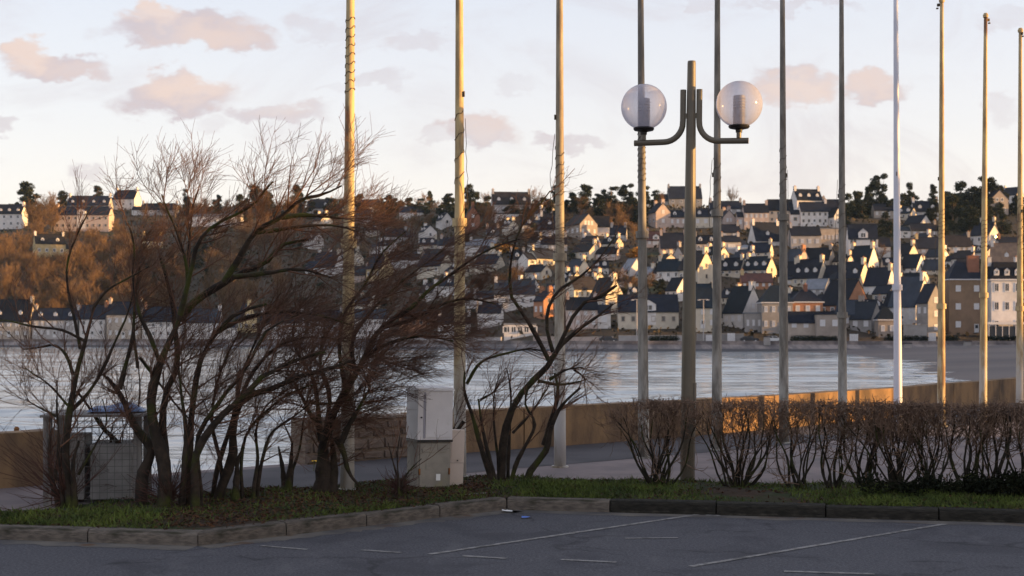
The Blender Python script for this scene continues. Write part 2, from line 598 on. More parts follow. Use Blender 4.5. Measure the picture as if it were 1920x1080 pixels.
M['rust'] = mat('rust', (0.24, 0.10, 0.03), (0.13, 0.055, 0.02), 12, 0.9, 0.002, 60)
M['grey_wood'] = mat('grey_wood', (0.26, 0.24, 0.23), (0.16, 0.15, 0.145), 12, 0.9, 0.003, 30, stretch=(1, 1, 0.15))
M['wire'] = mat('wire', (0.13, 0.13, 0.13), rough=0.5, metal=0.6)
M['blue_tarp'] = mat('blue_tarp', (0.10, 0.17, 0.34), (0.16, 0.24, 0.42), 6, 0.45, 0.004, 12)
M['pale_panel'] = mat('pale_panel', (0.34, 0.325, 0.32), (0.25, 0.24, 0.235), 5, 0.8)
M['yellow'] = mat('yellow_petal', (0.75, 0.45, 0.02), rough=0.7)
M['white_scrap'] = mat('white_scrap', (0.7, 0.7, 0.7), rough=0.6)
M['blue_scrap'] = mat('blue_scrap', (0.08, 0.16, 0.5), rough=0.5)
# far shore
M['hill'] = mat('hill', (0.046, 0.034, 0.022), (0.062, 0.042, 0.028), 0.03, 1.0, 0.3, 0.4, c3=(0.03, 0.042, 0.02), s3=0.05)
M['promenade'] = mat('promenade', (0.12, 0.115, 0.11), (0.085, 0.08, 0.078), 0.05, 0.95)
M['verge'] = mat('verge', (0.075, 0.085, 0.04), (0.10, 0.09, 0.06), 0.08, 0.95)
M['sand'] = mat('sand', (0.150, 0.122, 0.115), (0.098, 0.082, 0.083), 0.03, 0.9, 0.05, 0.5, c3=(0.145, 0.12, 0.11), s3=0.09, stretch=(0.5, 1, 1))
M['foam'] = mat('foam', (0.85, 0.85, 0.86), (0.65, 0.67, 0.70), 0.6, 0.7)
M['slate'] = mat('slate', (0.0160, 0.0190, 0.0320), (0.0115, 0.0135, 0.0225), 0.6, 0.75, 0.02, 5, vary=0.3, spec=0.15)
M['slate_brown'] = mat('slate_brown', (0.0300, 0.0255, 0.029), (0.021, 0.0185, 0.0215), 0.6, 0.75, 0.02, 5, vary=0.3, spec=0.15)
M['slate_teal'] = mat('slate_teal', (0.0135, 0.0220, 0.0345), (0.0105, 0.0160, 0.0250), 0.6, 0.75, 0.02, 5, vary=0.3, spec=0.15)
M['slate_blue'] = mat('slate_blue', (0.0372, 0.0446, 0.062), (0.0279, 0.0335, 0.0465), 0.6, 0.75, 0.02, 5, vary=0.3, spec=0.15)
M['roof_grey'] = mat('roof_grey', (0.20, 0.21, 0.25), (0.15, 0.16, 0.19), 0.6, 0.5, 0.02, 5)
M['roof_red'] = mat('roof_red', (0.12, 0.05, 0.042), (0.085, 0.038, 0.034), 0.8, 0.8, 0.02, 5)
M['roof_tan'] = mat('roof_tan', (0.24, 0.155, 0.105), (0.17, 0.11, 0.08), 0.8, 0.8, 0.02, 5)
for nm, c in dict(cream=(0.66, 0.58, 0.48), white=(0.74, 0.69, 0.67), pink=(0.52, 0.41, 0.37), beige=(0.46, 0.385, 0.33),
                  grey=(0.43, 0.40, 0.40), stone=(0.34, 0.285, 0.25), yellow=(0.62, 0.47, 0.26), orange=(0.42, 0.20, 0.115),
                  brick=(0.30, 0.13, 0.085), brown=(0.25, 0.165, 0.11), greystone=(0.32, 0.295, 0.285)).items():
    M['w_' + nm] = mat('wall_' + nm, c, tuple(k * 0.82 for k in c), 0.5, 0.9, 0.02, 4, vary=0.10)
M['trim'] = mat('trim_white', (0.66, 0.64, 0.66), rough=0.5)
M['glass'] = mat('window_glass', (0.03, 0.035, 0.045), rough=0.12, spec=0.8)
M['shutter'] = mat('shutter_white', (0.68, 0.66, 0.67), (0.6, 0.58, 0.6), 3, 0.6)
M['chim_pot'] = mat('chimney_pot', (0.42, 0.22, 0.13), rough=0.9)
M['pine'] = mat('pine_needles', (0.024, 0.030, 0.017), (0.014, 0.018, 0.011), 0.6, 0.9, vary=0.25)
M['evergreen'] = mat('evergreen_leaf', (0.030, 0.036, 0.018), (0.016, 0.020, 0.011), 0.5, 0.9, vary=0.3)
M['scrub'] = mat('scrub_leaf', (0.062, 0.044, 0.024), (0.034, 0.030, 0.017), 0.05, 0.95)
M['far_bark'] = mat('far_bark', (0.15, 0.105, 0.07), (0.085, 0.06, 0.042), 0.7, 1.0, vary=0.25)
M['far_twig'] = mat('far_twig', (0.20, 0.118, 0.060), (0.125, 0.075, 0.045), 0.3, 1.0, vary=0.3)
M['gold_leaf'] = mat('gold_leaf', (0.42, 0.20, 0.03), (0.25, 0.12, 0.03), 0.6, 0.95)
M['car_dark'] = mat('car_dark', (0.02, 0.022, 0.03), rough=0.25, spec=0.6)
M['car_white'] = mat('car_white', (0.6, 0.6, 0.62), rough=0.3, spec=0.6)
M['tyre'] = mat('tyre', (0.02, 0.02, 0.02), rough=0.9)


def water_mat():
    m = bpy.data.materials.new('sea_water')
    m.use_nodes = True
    t = NT(m.node_tree)
    b = m.node_tree.nodes['Principled BSDF']
    b.inputs['Base Color'].default_value = (0.27, 0.295, 0.315, 1)
    b.inputs['Roughness'].default_value = 0.14
    b.inputs['IOR'].default_value = 1.34
    tc = t.n('ShaderNodeTexCoord')
    h = None
    for sc, st, amp in ((1.4, (0.45, 1, 1), 1.0),):
        mp = t.n('ShaderNodeMapping')
        mp.inputs['Scale'].default_value = st
        mp.inputs['Rotation'].default_value = (0, 0, 0.12)
        t.l(tc.outputs['Object'], mp.inputs[0])
        n = t.m('MULTIPLY', t.noise(mp.outputs[0], sc, 3, 0.6, 0.4), amp)
        h = n if h is None else t.m('ADD', h, n)
    bn = t.n('ShaderNodeBump')
    bn.inputs['Strength'].default_value = 1.0
    bn.inputs['Distance'].default_value = 0.05
    t.l(h, bn.inputs['Height'])
    t.l(bn.outputs[0], b.inputs['Normal'])
    return m


def revet_mat():
    m = bpy.data.materials.new('revetment_stone')
    m.use_nodes = True
    t = NT(m.node_tree)
    b = m.node_tree.nodes['Principled BSDF']
    b.inputs['Roughness'].default_value = 0.9
    tc = t.n('ShaderNodeTexCoord')
    mp = t.n('ShaderNodeMapping')
    mp.inputs['Rotation'].default_value = (0, 0, 0.5)
    mp.inputs['Scale'].default_value = (1, 0.12, 1)
    t.l(tc.outputs['Object'], mp.inputs[0])
    f = t.ss(t.noise(mp.outputs[0], 0.30, 5, 0.65), 0.40, 0.66)
    col = t.mix(f, (0.105, 0.090, 0.092), (0.265, 0.220, 0.205))
    sep = t.n('ShaderNodeSeparateXYZ')
    t.l(tc.outputs['Object'], sep.inputs[0])
    wet = t.ss(sep.outputs[2], -1.55, -1.85)
    col = t.mix(wet, col, (0.055, 0.05, 0.055))      # weed and wet stone at the tide line
    t.l(col, b.inputs['Base Color'])
    return m


M['water'] = water_mat()
M['revetment'] = revet_mat()


def globe_mat():
    m = bpy.data.materials.new('globe_acrylic')
    m.use_nodes = True
    t = NT(m.node_tree)
    b = m.node_tree.nodes['Principled BSDF']
    out = m.node_tree.nodes['Material Output']
    b.inputs['Base Color'].default_value = (0.50, 0.52, 0.62, 1)
    b.inputs['Roughness'].default_value = 0.12
    tr = t.n('ShaderNodeBsdfTransparent')
    tr.inputs[0].default_value = (0.90, 0.90, 0.94, 1)
    tl = t.n('ShaderNodeBsdfTranslucent')
    tl.inputs[0].default_value = (0.60, 0.60, 0.70, 1)
    m1 = t.n('ShaderNodeMixShader', i_0=0.55)
    t.l(b.outputs[0], m1.inputs[1])
    t.l(tl.outputs[0], m1.inputs[2])
    lw = t.n('ShaderNodeLayerWeight', i_0=0.35)
    tcg = t.n('ShaderNodeTexCoord')
    mpg = t.n('ShaderNodeMapping')
    mpg.inputs['Scale'].default_value = (1, 1, 0.2)
    t.l(tcg.outputs['Object'], mpg.inputs[0])
    grime_refl = t.m('MULTIPLY', t.noise(mpg.outputs[0], 22.0, 6, 0.7), 0.30)  # vertical streaks: grime, and streaky reflections put into the opacity
    fac = t.m('ADD', t.m('ADD', 0.20, grime_refl), t.m('MULTIPLY', lw.outputs['Facing'], 0.60), clamp=True)
    ms = t.n('ShaderNodeMixShader')
    t.l(fac, ms.inputs[0])
    t.l(tr.outputs[0], ms.inputs[1])
    t.l(m1.outputs[0], ms.inputs[2])
    t.l(ms.outputs[0], out.inputs[0])
    return m


M['globe'] = globe_mat()

# ------------------------------------------------------------------ near ground
PLAZA = 0.13
SEA = -2.3


def sheet(name, pts, z, m, kind='structure'):
    b = MB()
    b.face([(p[0], p[1], z) for p in pts])
    return tag(b.build(name, m), kind=kind)


# sea-wall line (foot of the landward face), from left to right
WALL = [(-9.0, 10.9), (-4.72, 14.80), (-2.45, 16.95), (-1.25, 18.1), (1.58, 20.6), (4.30, 23.3), (7.30, 26.75), (10.7, 31.2), (14.5, 36.6), (26.0, 53.0)]
sheet('car_park', [(-60, -40), (90, -40), (90, 14.9), (-60, 14.9)], 0.0, M['asphalt'])
bed_front = [(-7.2, 12.33), (-2.51, 11.36), (-0.05, 13.70), (6.8, 12.25)]
bed_back = [(6.8, 14.75), (3.0, 14.62), (2.45, 14.8), (1.15, 15.05), (0.25, 15.45), (-0.34, 15.3), (-1.1, 15.0), (-2.1, 14.3), (-3.4, 13.5), (-3.95, 12.75), (-4.35, 12.3), (-7.2, 12.8)]
plaza = MB()
pl = [(-9.0, 12.9), (-7.2, 12.75), (-4.3, 12.15), (-2.55, 12.2), (-0.05, 14.1), (6.8, 13.0), (90, 13.0), (90, 140), (60, 102)]
plaza.face([(p[0], p[1], PLAZA) for p in pl + [(a - 0.22, b + 0.2) for a, b in WALL[::-1][:-1]]])
tag(plaza.build('plaza', M['paving']), kind='structure')


def offset_line(line, d):
    out = []
    for i, p in enumerate(line):
        a = Vector(line[max(i - 1, 0)])
        b = Vector(line[min(i + 1, len(line) - 1)])
        t = (b - a).normalized()
        n = Vector((t.y, -t.x))            # to the right of the direction = landward
        out.append((p[0] + n.x * d, p[1] + n.y * d))
    return out


pp = MB()
W1 = offset_line(WALL[1:], 0.02)
W2 = offset_line(WALL[1:], 2.05)
for i in range(len(W1) - 1):
    pp.face([(*W2[i], PLAZA + 0.004), (*W2[i + 1], PLAZA + 0.004), (*W1[i + 1], PLAZA + 0.004), (*W1[i], PLAZA + 0.004)])
tag(pp.build('promenade_path', M['path_asphalt']), kind='structure')

# quay face under the plaza edge
qf = MB()
W0 = offset_line(WALL, -0.32)
for i in range(len(W0) - 1):
    qf.face([(*W0[i], -4), (*W0[i + 1], -4), (*W0[i + 1], PLAZA - 0.004), (*W0[i], PLAZA - 0.004)])
tag(qf.build('quay_face', M['wall_concrete']), kind='structure')

# planting bed
def inside(x, y, poly):
    c = False
    j = len(poly) - 1
    for i in range(len(poly)):
        xi, yi = poly[i]
        xj, yj = poly[j]
        if (yi > y) != (yj > y) and x < (xj - xi) * (y - yi) / (yj - yi) + xi:
            c = not c
        j = i
    return c


BED = [(-7.2, 12.41), (-2.52, 11.44), (-0.055, 13.80), (6.8, 12.34)] + bed_back


def front_dist(x, y):
    best = 9
    for (a, b) in zip(bed_front[:-1], bed_front[1:]):
        a, b = Vector(a), Vector(b)
        t = b - a
        s = max(0, min(1, (Vector((x, y)) - a).dot(t) / t.length_squared))
        best = min(best, (Vector((x, y)) - a - t * s).length)
    return best


def bed_z(x, y):
    f = min(1.0, max(0.0, (front_dist(x, y) - 0.10) / 0.5))
    return 0.104 + 0.03 * f + f * (0.022 + 0.014 * math.sin(1.7 * x + 0.6) * math.sin(1.9 * y) + 0.012 * math.sin(4.1 * x + 2.2 * y))


bm_ = MB()
gs = 0.07
ids = {}
for i in range(int(14.2 / gs)):
    for j in range(int(4.4 / gs)):
        x, y = -7.2 + i * gs, 11.2 + j * gs
        if inside(x + gs / 2, y + gs / 2, BED):
            q = []
            for a, b in ((0, 0), (1, 0), (1, 1), (0, 1)):
                k = (i + a, j + b)
                if k not in ids:
                    ids[k] = len(bm_.v)
                    px, py = x + a * gs, y + b * gs
                    bm_.v.append((px, py, bed_z(px, py)))
                q.append(ids[k])
            bm_.f.append(tuple(q))
            bm_.mi.append(0)
tag(bm_.build('planting_bed', M['soil'], smooth=True), kind='structure')

# kerb of separate stones
def bevel_box(l, w, h, r):
    b = MB()
    prof = [(-w / 2, -0.1), (w / 2, -0.1), (w / 2, h), (-w / 2 + r, h), (-w / 2 + 0.3 * r, h - 0.3 * r), (-w / 2, h - r)]
    b.prism(prof, -l / 2, l / 2, axis='X')
    return b


kerb_mesh = bevel_box(1.0, 0.15, 0.115, 0.03).mesh('kerb_stone', M['kerb'])
kerb_mesh_d = bevel_box(1.0, 0.15, 0.115, 0.03).mesh('kerb_stone_dark', M['kerb_dark'])
kerb = empty('kerb', (0, 11.3, 0))
kerb['kind'] = 'structure'
for (a, b), nst, kk in zip(zip(bed_front[:-1], bed_front[1:]), (5, 4, 7), (0, 1, 2)):
    a, b = Vector(a), Vector(b)
    t = (b - a) / nst
    for i in range(nst):
        c = a + t * (i + 0.5)
        ang = math.atan2(t.y, t.x)
        n = Vector((-t.y, t.x)).normalized()
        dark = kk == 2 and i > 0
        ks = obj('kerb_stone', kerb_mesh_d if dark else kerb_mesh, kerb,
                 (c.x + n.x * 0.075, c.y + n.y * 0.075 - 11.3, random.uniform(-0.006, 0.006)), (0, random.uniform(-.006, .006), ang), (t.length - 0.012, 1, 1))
# gutter strip of dust at the kerb foot
gt = MB()
rr = random.Random(5)
for (a, b) in zip(bed_front[:-1], bed_front[1:]):
    a, b = Vector(a), Vector(b)
    t = (b - a)
    n = Vector((-t.y, t.x)).normalized()
    k = 40
    w = [0.16 + 0.10 * rr.random() for _ in range(k + 1)]
    for i in range(k):
        p, q = a + t * (i / k), a + t * ((i + 1) / k)
        gt.face([(*(p - n * w[i]), 0.002), (*(q - n * w[i + 1]), 0.002), (*(q + n * 0.02), 0.002), (*(p + n * 0.02), 0.002)])
tag(gt.build('gutter', M['gutter']), kind='structure')


def ground_px(x, y, z=0.0):
    D = (EYE - z) * F / (y - HORIZON)
    return Vector(((x - 960) / F * D, D, z))


# worn parking lines
for k, (p, q, w, lab) in enumerate([
        ((805, 1040), (1310, 965), 0.058, 'long worn white bay line slanting up from the middle of the car park'),
        ((1295, 1063), (1772, 983), 0.058, 'long worn white bay line slanting across the right of the car park'),
        ((868, 1043), (950, 1048), 0.06, 'short faint white dash below the middle bay line'),
        ((1052, 1050), (1156, 1055), 0.06, 'short white dash between the two long bay lines'),
        ((1172, 1010), (1272, 1009), 0.05, 'very faint short dash near the top of the middle bay line'),
        ((1470, 1072), (1640, 1077), 0.06, 'short white dash under the right bay line'),
        ((678, 1032), (752, 1037), 0.05, 'short white dash left of the middle bay line'),
        ((490, 1024), (576, 1031), 0.05, 'short white dash just right of the kerb corner'),
        ((1324, 966), (1350, 968), 0.08, 'tiny white dash by the upper end of the middle bay line')]):
    a, b = ground_px(*p), ground_px(*q)
    t = (b - a)
    n = Vector((-t.y, t.x, 0)).normalized() * w / 2
    mb = MB()
    seg = max(3, int(t.length / 0.16))
    rl = random.Random(k)
    for i in range(seg):
        c, d = a + t * (i / seg), a + t * ((i + 1) / seg)
        w1, w4 = (w2, w3) if i else (1.0, 1.0)
        w2, w3 = rl.uniform(0.75, 1.1), rl.uniform(0.75, 1.1)
        mb.face([(c.x - n.x * w1, c.y - n.y * w1, 0.0045), (d.x - n.x * w2, d.y - n.y * w2, 0.0045),
                 (d.x + n.x * w3, d.y + n.y * w3, 0.0045), (c.x + n.x * w4, c.y + n.y * w4, 0.0045)])
    tag(mb.build('bay_marking', M['paint_line']), lab, 'road marking')

# grass blades and leaf litter
def scatter_bed(n, keep):
    out = []
    while len(out) < n:
        x, y = random.uniform(-7, 6.6), random.uniform(11.3, 15.4)
        if inside(x, y, BED) and keep(x, y):
            out.append((x, y, bed_z(x, y)))
    return np.array(out)


def fnoise(x, y):
    return (math.sin(2.1 * x + 1.3 * y + 0.7) + math.sin(-1.4 * x + 2.7 * y + 2.0) + 0.6 * math.sin(5.3 * x + 3.1 * y)) / 2.6


def grass_keep(x, y):
    d = front_dist(x, y)
    if d < 0.12:
        return False
    g = fnoise(x, y)
    if x > 0.1:
        return random.random() < (0.40 + 0.7 * g) * (1.0 if d < 0.9 else 0.5)
    litter = (-2.9 < x < -0.5 and d > 0.28) or d > 0.95
    p = 0.10 if litter else (0.26 + 0.7 * g)
    return random.random() < p


G = scatter_bed(30000, grass_keep)
n = len(G)
h = 0.018 + 0.042 * rng.random(n) ** 1.8
a = rng.random(n) * 2 * math.pi
wv = np.stack([np.cos(a), np.sin(a), np.zeros(n)], 1) * (0.0045 + 0.003 * rng.random(n))[:, None]
lean = rng.normal(size=(n, 3)) * 0.03
lean[:, 2] = 0
V = np.stack([G - wv, G + wv, G + lean + np.stack([np.zeros(n), np.zeros(n), h], 1)], 1).reshape(-1, 3)
tag(obj('grass', np_mesh('grass', V, np.arange(3 * n).reshape(-1, 3), M['grass'])),
    'short rough green grass along the kerb under the bushes', 'grass', kind='stuff')
Lf = scatter_bed(9000, lambda x, y: random.random() < (0.9 if (-3.0 < x < -0.2 and front_dist(x, y) > 0.2) else 0.12))
n = len(Lf)
u1 = norm(rng.normal(size=(n, 3)) * np.array([1, 1, 0.35]))
u2 = norm(np.cross(u1, rng.normal(size=(n, 3)) * np.array([0.5, 0.5, 1])))
s = (0.012 + 0.016 * rng.random(n))[:, None]
c = Lf + np.array([0, 0, 0.012])
V = np.stack([c - u1 * s, c - u2 * s * 0.4, c + u1 * s, c + u2 * s * 0.4], 1).reshape(-1, 3)
tag(obj('leaf_litter', np_mesh('leaf_litter', V, np.arange(4 * n).reshape(-1, 4), M['litter_leaf'])),
    'brown fallen leaves and twigs on the soil under the bushes', 'leaf litter', kind='stuff')

# ------------------------------------------------------------------ sea wall
def wall_piece(a, b, h, t, z0=PLAZA - 0.05, end_in=0.0, ha=None, rough=0.006):
    """one panel between plan points a and b; thickness t behind the landward face"""
    a, b = Vector(a), Vector(b)
    d = (b - a).normalized()
    n = Vector((-d.y, d.x)) * t
    m = MB()
    k = 8
    for i in range(k):
        p, q = a.lerp(b, i / k), a.lerp(b, (i + 1) / k)
        h1, h2 = h + random.uniform(-rough, rough), h + random.uniform(-rough, rough)
        if i == 0:
            h1 = h
        hs = wall_piece.last if i else h1
        m.hexa([(*p, z0), (*q, z0), (*(q + n), z0), (*(p + n), z0),
                (*p, PLAZA + hs), (*q, PLAZA + h2), (*(q + n), PLAZA + h2), (*(p + n), PLAZA + hs)])
        wall_piece.last = h2
    return m


def split_line(line, step):
    pts = [Vector(p) for p in line]
    out = [pts[0]]
    for a, b in zip(pts[:-1], pts[1:]):
        n = max(1, round((b - a).length / step))
        for i in range(1, n + 1):
            out.append(a.lerp(b, i / n))
    return out


sw = empty('sea_wall', (0, 0, 0), label='low brown concrete sea wall running behind the flagpoles to the right', cat='wall')
pts = split_line(WALL[3:], 2.3)
for a, b in zip(pts[:-1], pts[1:]):
    d = (b - a).normalized() * 0.012
    wall_piece(a + d, b - d, 0.55, 0.30).build('wall_panel', M['wall_concrete'], sw)
jb = MB()
for a, b in zip(pts[:-1], pts[1:]):
    d = (b - a).normalized()
    nrm = Vector((-d.y, d.x))
    p, q = a + nrm * 0.03, b + nrm * 0.03
    jb.hexa([(*p, PLAZA - 0.04), (*q, PLAZA - 0.04), (*(q + nrm * 0.2), PLAZA - 0.04), (*(p + nrm * 0.2), PLAZA - 0.04),
             (*p, PLAZA + 0.52), (*q, PLAZA + 0.52), (*(q + nrm * 0.2), PLAZA + 0.52), (*(p + nrm * 0.2), PLAZA + 0.52)])
jb.build('joint_filler', M['wall_joint'], sw)

sl = empty('wall_stub', (0, 0, 0), label='low concrete sea wall at the left edge beside the rusty post', cat='wall')
pts = split_line([WALL[0], WALL[1]], 2.9)
for a, b in zip(pts[:-1], pts[1:]):
    d = (b - a).normalized() * 0.006
    wall_piece(a + d, b - d, 0.56, 0.30).build('wall_panel', M['wall_concrete'], sl)

st = empty('stone_wall', (0, 0, 0), label='short pinkish stone block wall left of the grey cabinets', cat='wall')
a, b = Vector(WALL[2]), Vector(WALL[3])
wall_piece(a + (b - a).normalized() * 0.03, b - (b - a).normalized() * 0.03, 0.54, 0.36).build('core', M['mortar'], st)
d = (b - a)
L = d.length
d.normalize()
nrm = Vector((d.y, -d.x))
rs = random.Random(3)
z = PLAZA + 0.005
rows = [0.12, 0.155, 0.095, 0.11, 0.065]
for ri, rh in enumerate(rows):
    s = 0.0 if ri % 2 == 0 else -0.12
    while s < L - 0.02:
        w = rs.choice((0.13, 0.18, 0.24, 0.31)) * rs.uniform(0.85, 1.15)
        s0, s1 = max(s, 0.0), min(s + w, L)
        if s1 - s0 > 0.05:
            c = a + d * ((s0 + s1) / 2)
            m = MB()
            hw, hh = (s1 - s0) / 2 - 0.009, rh / 2 - 0.008
            bk = 0.028
            m.hexa([(-hw, 0.04, -hh), (hw, 0.04, -hh), (hw, 0.04, hh), (-hw, 0.04, hh),
                    (-hw + bk * rs.random(), -0.02 - .012 * rs.random(), -hh + bk * rs.random()), (hw - bk * rs.random(), -0.02 - .012 * rs.random(), -hh + bk * rs.random()),
                    (hw - bk * rs.random(), -0.02 - .012 * rs.random(), hh - bk * rs.random()), (-hw + bk * rs.random(), -0.02 - .012 * rs.random(), hh - bk * rs.random())])
            m.build('stone', M['wall_stone'], st, loc=(c.x, c.y, z + rh / 2), rot=(0, 0, math.atan2(d.y, d.x)))
        s += w
    z += rh

# ------------------------------------------------------------------ far shore terrain
def P_line(X):
    t = min(1, max(0, (X + 75) / 95))
    return 420 - 104 * t * t * (3 - 2 * t)


def terrain(X, Y):
    s = Y - P_line(X)
    if s < 22:
        return -0.35
    u = s - 22
    cap = 70 - 15 * min(1, max(0, (X + 90) / 130))
    z = 0.205 * u + 0.00012 * u * u
    if z > cap - 12:
        z = cap - 12 + 12 * math.tanh((z - cap + 12) / 12)
    if u > 330:
        z -= (u - 330) * 0.12
    z += 0.6 * math.sin(X * 0.06 + 1) * math.sin(Y * 0.05) * min(1, u / 30)
    # unseen rise added outside the right edge to shade the lower house rows
    z += 30 * math.exp(-((X - 285) / 62) ** 2 - ((Y - 352) / 48) ** 2) * min(1, max(0, (X - 150) / 40))
    return z - 0.35


def hit(x, y):
    """distance at which the ray through a photo pixel meets the far hillside"""
    lo = None
    D = 322.0
    while D < 1100:
        X = (x - 960) / F * D
        if D > P_line(X) + 18 and terrain(X, D) >= EYE - (y - HORIZON) / F * D:
            return D
        D += 1.0
    return 760.0


tm = MB()
NX, NS = 150, 70
xs = [-420 + 900 * i / NX for i in range(NX + 1)]
ss_ = [0] + [20 * (j / 4) for j in range(1, 5)] + [20 + 620 * ((j / (NS - 4)) ** 1.3) for j in range(1, NS - 3)]
for X in xs:
    for s in ss_:
        Y = P_line(X) + s
        tm.v.append((X, Y, terrain(X, Y)))
k = len(ss_)
for i in range(NX):
    for j in range(k - 1):
        tm.f.append((i * k + j, (i + 1) * k + j, (i + 1) * k + j + 1, i * k + j + 1))
        tm.mi.append(1 if j < 3 else (2 if j < 4 else 0))
tag(tm.build('hillside', [M['hill'], M['promenade'], M['verge']], smooth=True), kind='structure')

# sloping stone revetment with a low parapet on top
rv = MB()
for i in range(NX):
    p, q = xs[i], xs[i + 1]
    if q > 330:
        continue
    for (s0, z0), (s1, z1) in (((-11, -3.2), (-1.0, -0.75)), ((-1.0, -0.75), (-0.9, 0.02)), ((-0.9, 0.02), (-0.3, 0.02)), ((-0.3, 0.02), (-0.3, -0.4))):
        rv.face([(p, P_line(p) + s0, z0), (q, P_line(q) + s0, z0), (q, P_line(q) + s1, z1), (p, P_line(p) + s1, z1)])
tag(rv.build('revetment', M['revetment']), kind='structure')

# sea and beach
sheet('open_sea', [(-1500, -200), (900, -200), (900, 1300), (-1500, 1300)], SEA - 0.4, M['water'])
# the bay: a wave field of many small swells, mesh finer towards the plaza
rw = np.random.default_rng(31)
Yr = 14.0 * np.exp(np.arange(790) * 0.0044)
Yr = Yr[Yr < 436]
Ur = np.linspace(-0.62, 0.50, 300)
YY, UU = np.meshgrid(Yr, Ur, indexing='ij')
XX = UU * YY
ZZ = np.zeros_like(XX)
dy = YY * 0.0044
for _ in range(46):
    lam = 0.9 * (11.0 ** rw.random())
    th = rw.normal(0, 0.42)
    kx, ky = math.sin(th) * 2 * math.pi / lam * 0.75, math.cos(th) * 2 * math.pi / lam
    slope = 0.018 * (1.3 if lam > 3 else 1.0)
    att = np.clip((lam / dy - 2.2) / 2.0, 0, 1)
    env = 0.65 + 0.6 * np.sin(XX * 0.03 + rw.random() * 6) * np.sin(YY * 0.045 + rw.random() * 6)
    ph = kx * XX + ky * YY + rw.random() * 6.28
    ZZ += att * env * slope * lam / (2 * math.pi) * (np.sin(ph) + 0.25 * np.sin(2 * ph + 1.2))
Vw = np.stack([XX, YY, SEA + ZZ], -1).reshape(-1, 3)
nr, nc = XX.shape
ii = np.arange(nr * nc).reshape(nr, nc)
Qw = np.stack([ii[:-1, :-1], ii[:-1, 1:], ii[1:, 1:], ii[1:, :-1]], -1).reshape(-1, 4)
tag(obj('sea', np_mesh('sea', Vw, Qw, M['water'], True)), kind='structure')
shore = [(62, 312), (64, 295), (62, 262), (58.5, 226), (54, 196), (49.5, 178), (44, 156), (40.5, 140), (38.5, 128), (36.5, 117), (33, 98), (28, 78)]
bh = MB()
nb = 12
for (x, y) in shore:
    for j in range(nb + 1):
        f = j / nb
        bh.v.append((x - 6 + f * 130, y + f * 4 + 0.0, SEA - 0.30 + 3.0 * (1 - math.exp(-f * 130 / 62)) + 0.05 * math.sin(y * 0.2 + f * 9)))
for i in range(len(shore) - 1):
    for j in range(nb):
        a = i * (nb + 1) + j
        bh.f.append((a, a + 1, a + nb + 2, a + nb + 1))
        bh.mi.append(0)
tag(bh.build('beach', M['sand'], smooth=True), kind='structure')
fm = MB()
rf = random.Random(9)
for (a, b) in zip(shore[4:-2], shore[5:]):
    a, b = Vector(a), Vector(b)
    for i in range(9):
        c = a.lerp(b, i / 9 + rf.random() * 0.1)
        for q in range(3):
            cx, cy = c.x + 0.8 - rf.uniform(-0.5, 3.0) - q * 0.8, c.y + rf.uniform(-3, 3)
            rx, ry = rf.uniform(0.5, 1.7), rf.uniform(0.3, 1.1)
            ring = [(cx + rx * math.cos(t) * rf.uniform(.7, 1.2), cy + ry * math.sin(t) * rf.uniform(.6, 1.3), SEA + 0.03 + 0.004 * q + 0.0007 * i) for t in [k * math.pi / 5 for k in range(10)]]
            fm.face(ring)
tag(fm.build('surf_foam', M['foam']), 'white surf foam breaking on the dark sand at right', 'foam', kind='stuff')

# ------------------------------------------------------------------ houses on the far shore
POLE_PX = [651, 862, 1050, 1207, 1344, 1470, 1580, 1684, 1765, 1843, 1912]
ORD = ['first', 'second', 'third', 'fourth', 'fifth', 'sixth', 'seventh', 'eighth', 'ninth', 'tenth', 'eleventh',
       'twelfth', 'thirteenth', 'fourteenth', 'fifteenth', 'sixteenth', 'seventeenth', 'eighteenth', 'nineteenth', 'twentieth']
ORD += ['twenty-' + w for w in ORD[:9]] + ['thirtieth'] + ['thirty-' + w for w in ORD[:9]] + ['fortieth']


def gap_of(x):
    return sum(1 for p in POLE_PX if x > p)


def gap_words(g):
    if g == 0:
        return 'left of the first flagpole'
    if g == len(POLE_PX):
        return 'right of the last flagpole'
    return 'between the %s and %s flagpoles' % (ORD[g - 1], ORD[g])


def window_mesh(name, frame, pane, bars=True):
    b = MB()
    f = 0.13
    b.box(-0.5, -0.5 + f, -0.07, 0.02, 0, 1, 0)
    b.box(0.5 - f, 0.5, -0.07, 0.02, 0, 1, 0)
    b.box(-0.5 + f, 0.5 - f, -0.07, 0.02, 0, f, 0)
    b.box(-0.5 + f, 0.5 - f, -0.07, 0.02, 1 - f, 1, 0)
    b.box(-0.5 + f, 0.5 - f, -0.02, 0.015, f, 1 - f, 1)
    if bars:
        b.box(-0.03, 0.03, -0.06, -0.021, f, 1 - f, 0)
    return b.mesh(name, [frame, pane])


WIN = {'g': window_mesh('window_glazed', M['trim'], M['glass']),
       'w': window_mesh('window_shuttered', M['trim'], M['shutter']),
       'd': window_mesh('window_dark', M['w_beige'], M['glass'], False)}
door_b = MB()
door_b.box(-0.5, 0.5, -0.06, 0.02, 0, 1, 0)
door_b.box(-0.32, 0.32, -0.075, -0.061, 0.5, 0.9, 1)
DOOR = door_b.mesh('house_door', [M['shutter'], M['glass']])

HOUSES = []
WORD = dict(cream='cream', white='white', pink='pinkish', beige='beige', grey='grey', stone='brown stone', yellow='yellow',
            orange='orange brick', brick='brick', brown='brown stone', greystone='grey stone')
RWORD = dict(slate='dark slate roof', slate_brown='brown slate roof', slate_teal='dark teal roof', slate_blue='blue slate roof',
             roof_grey='pale grey roof', roof_red='red roof', roof_tan='tan roof')


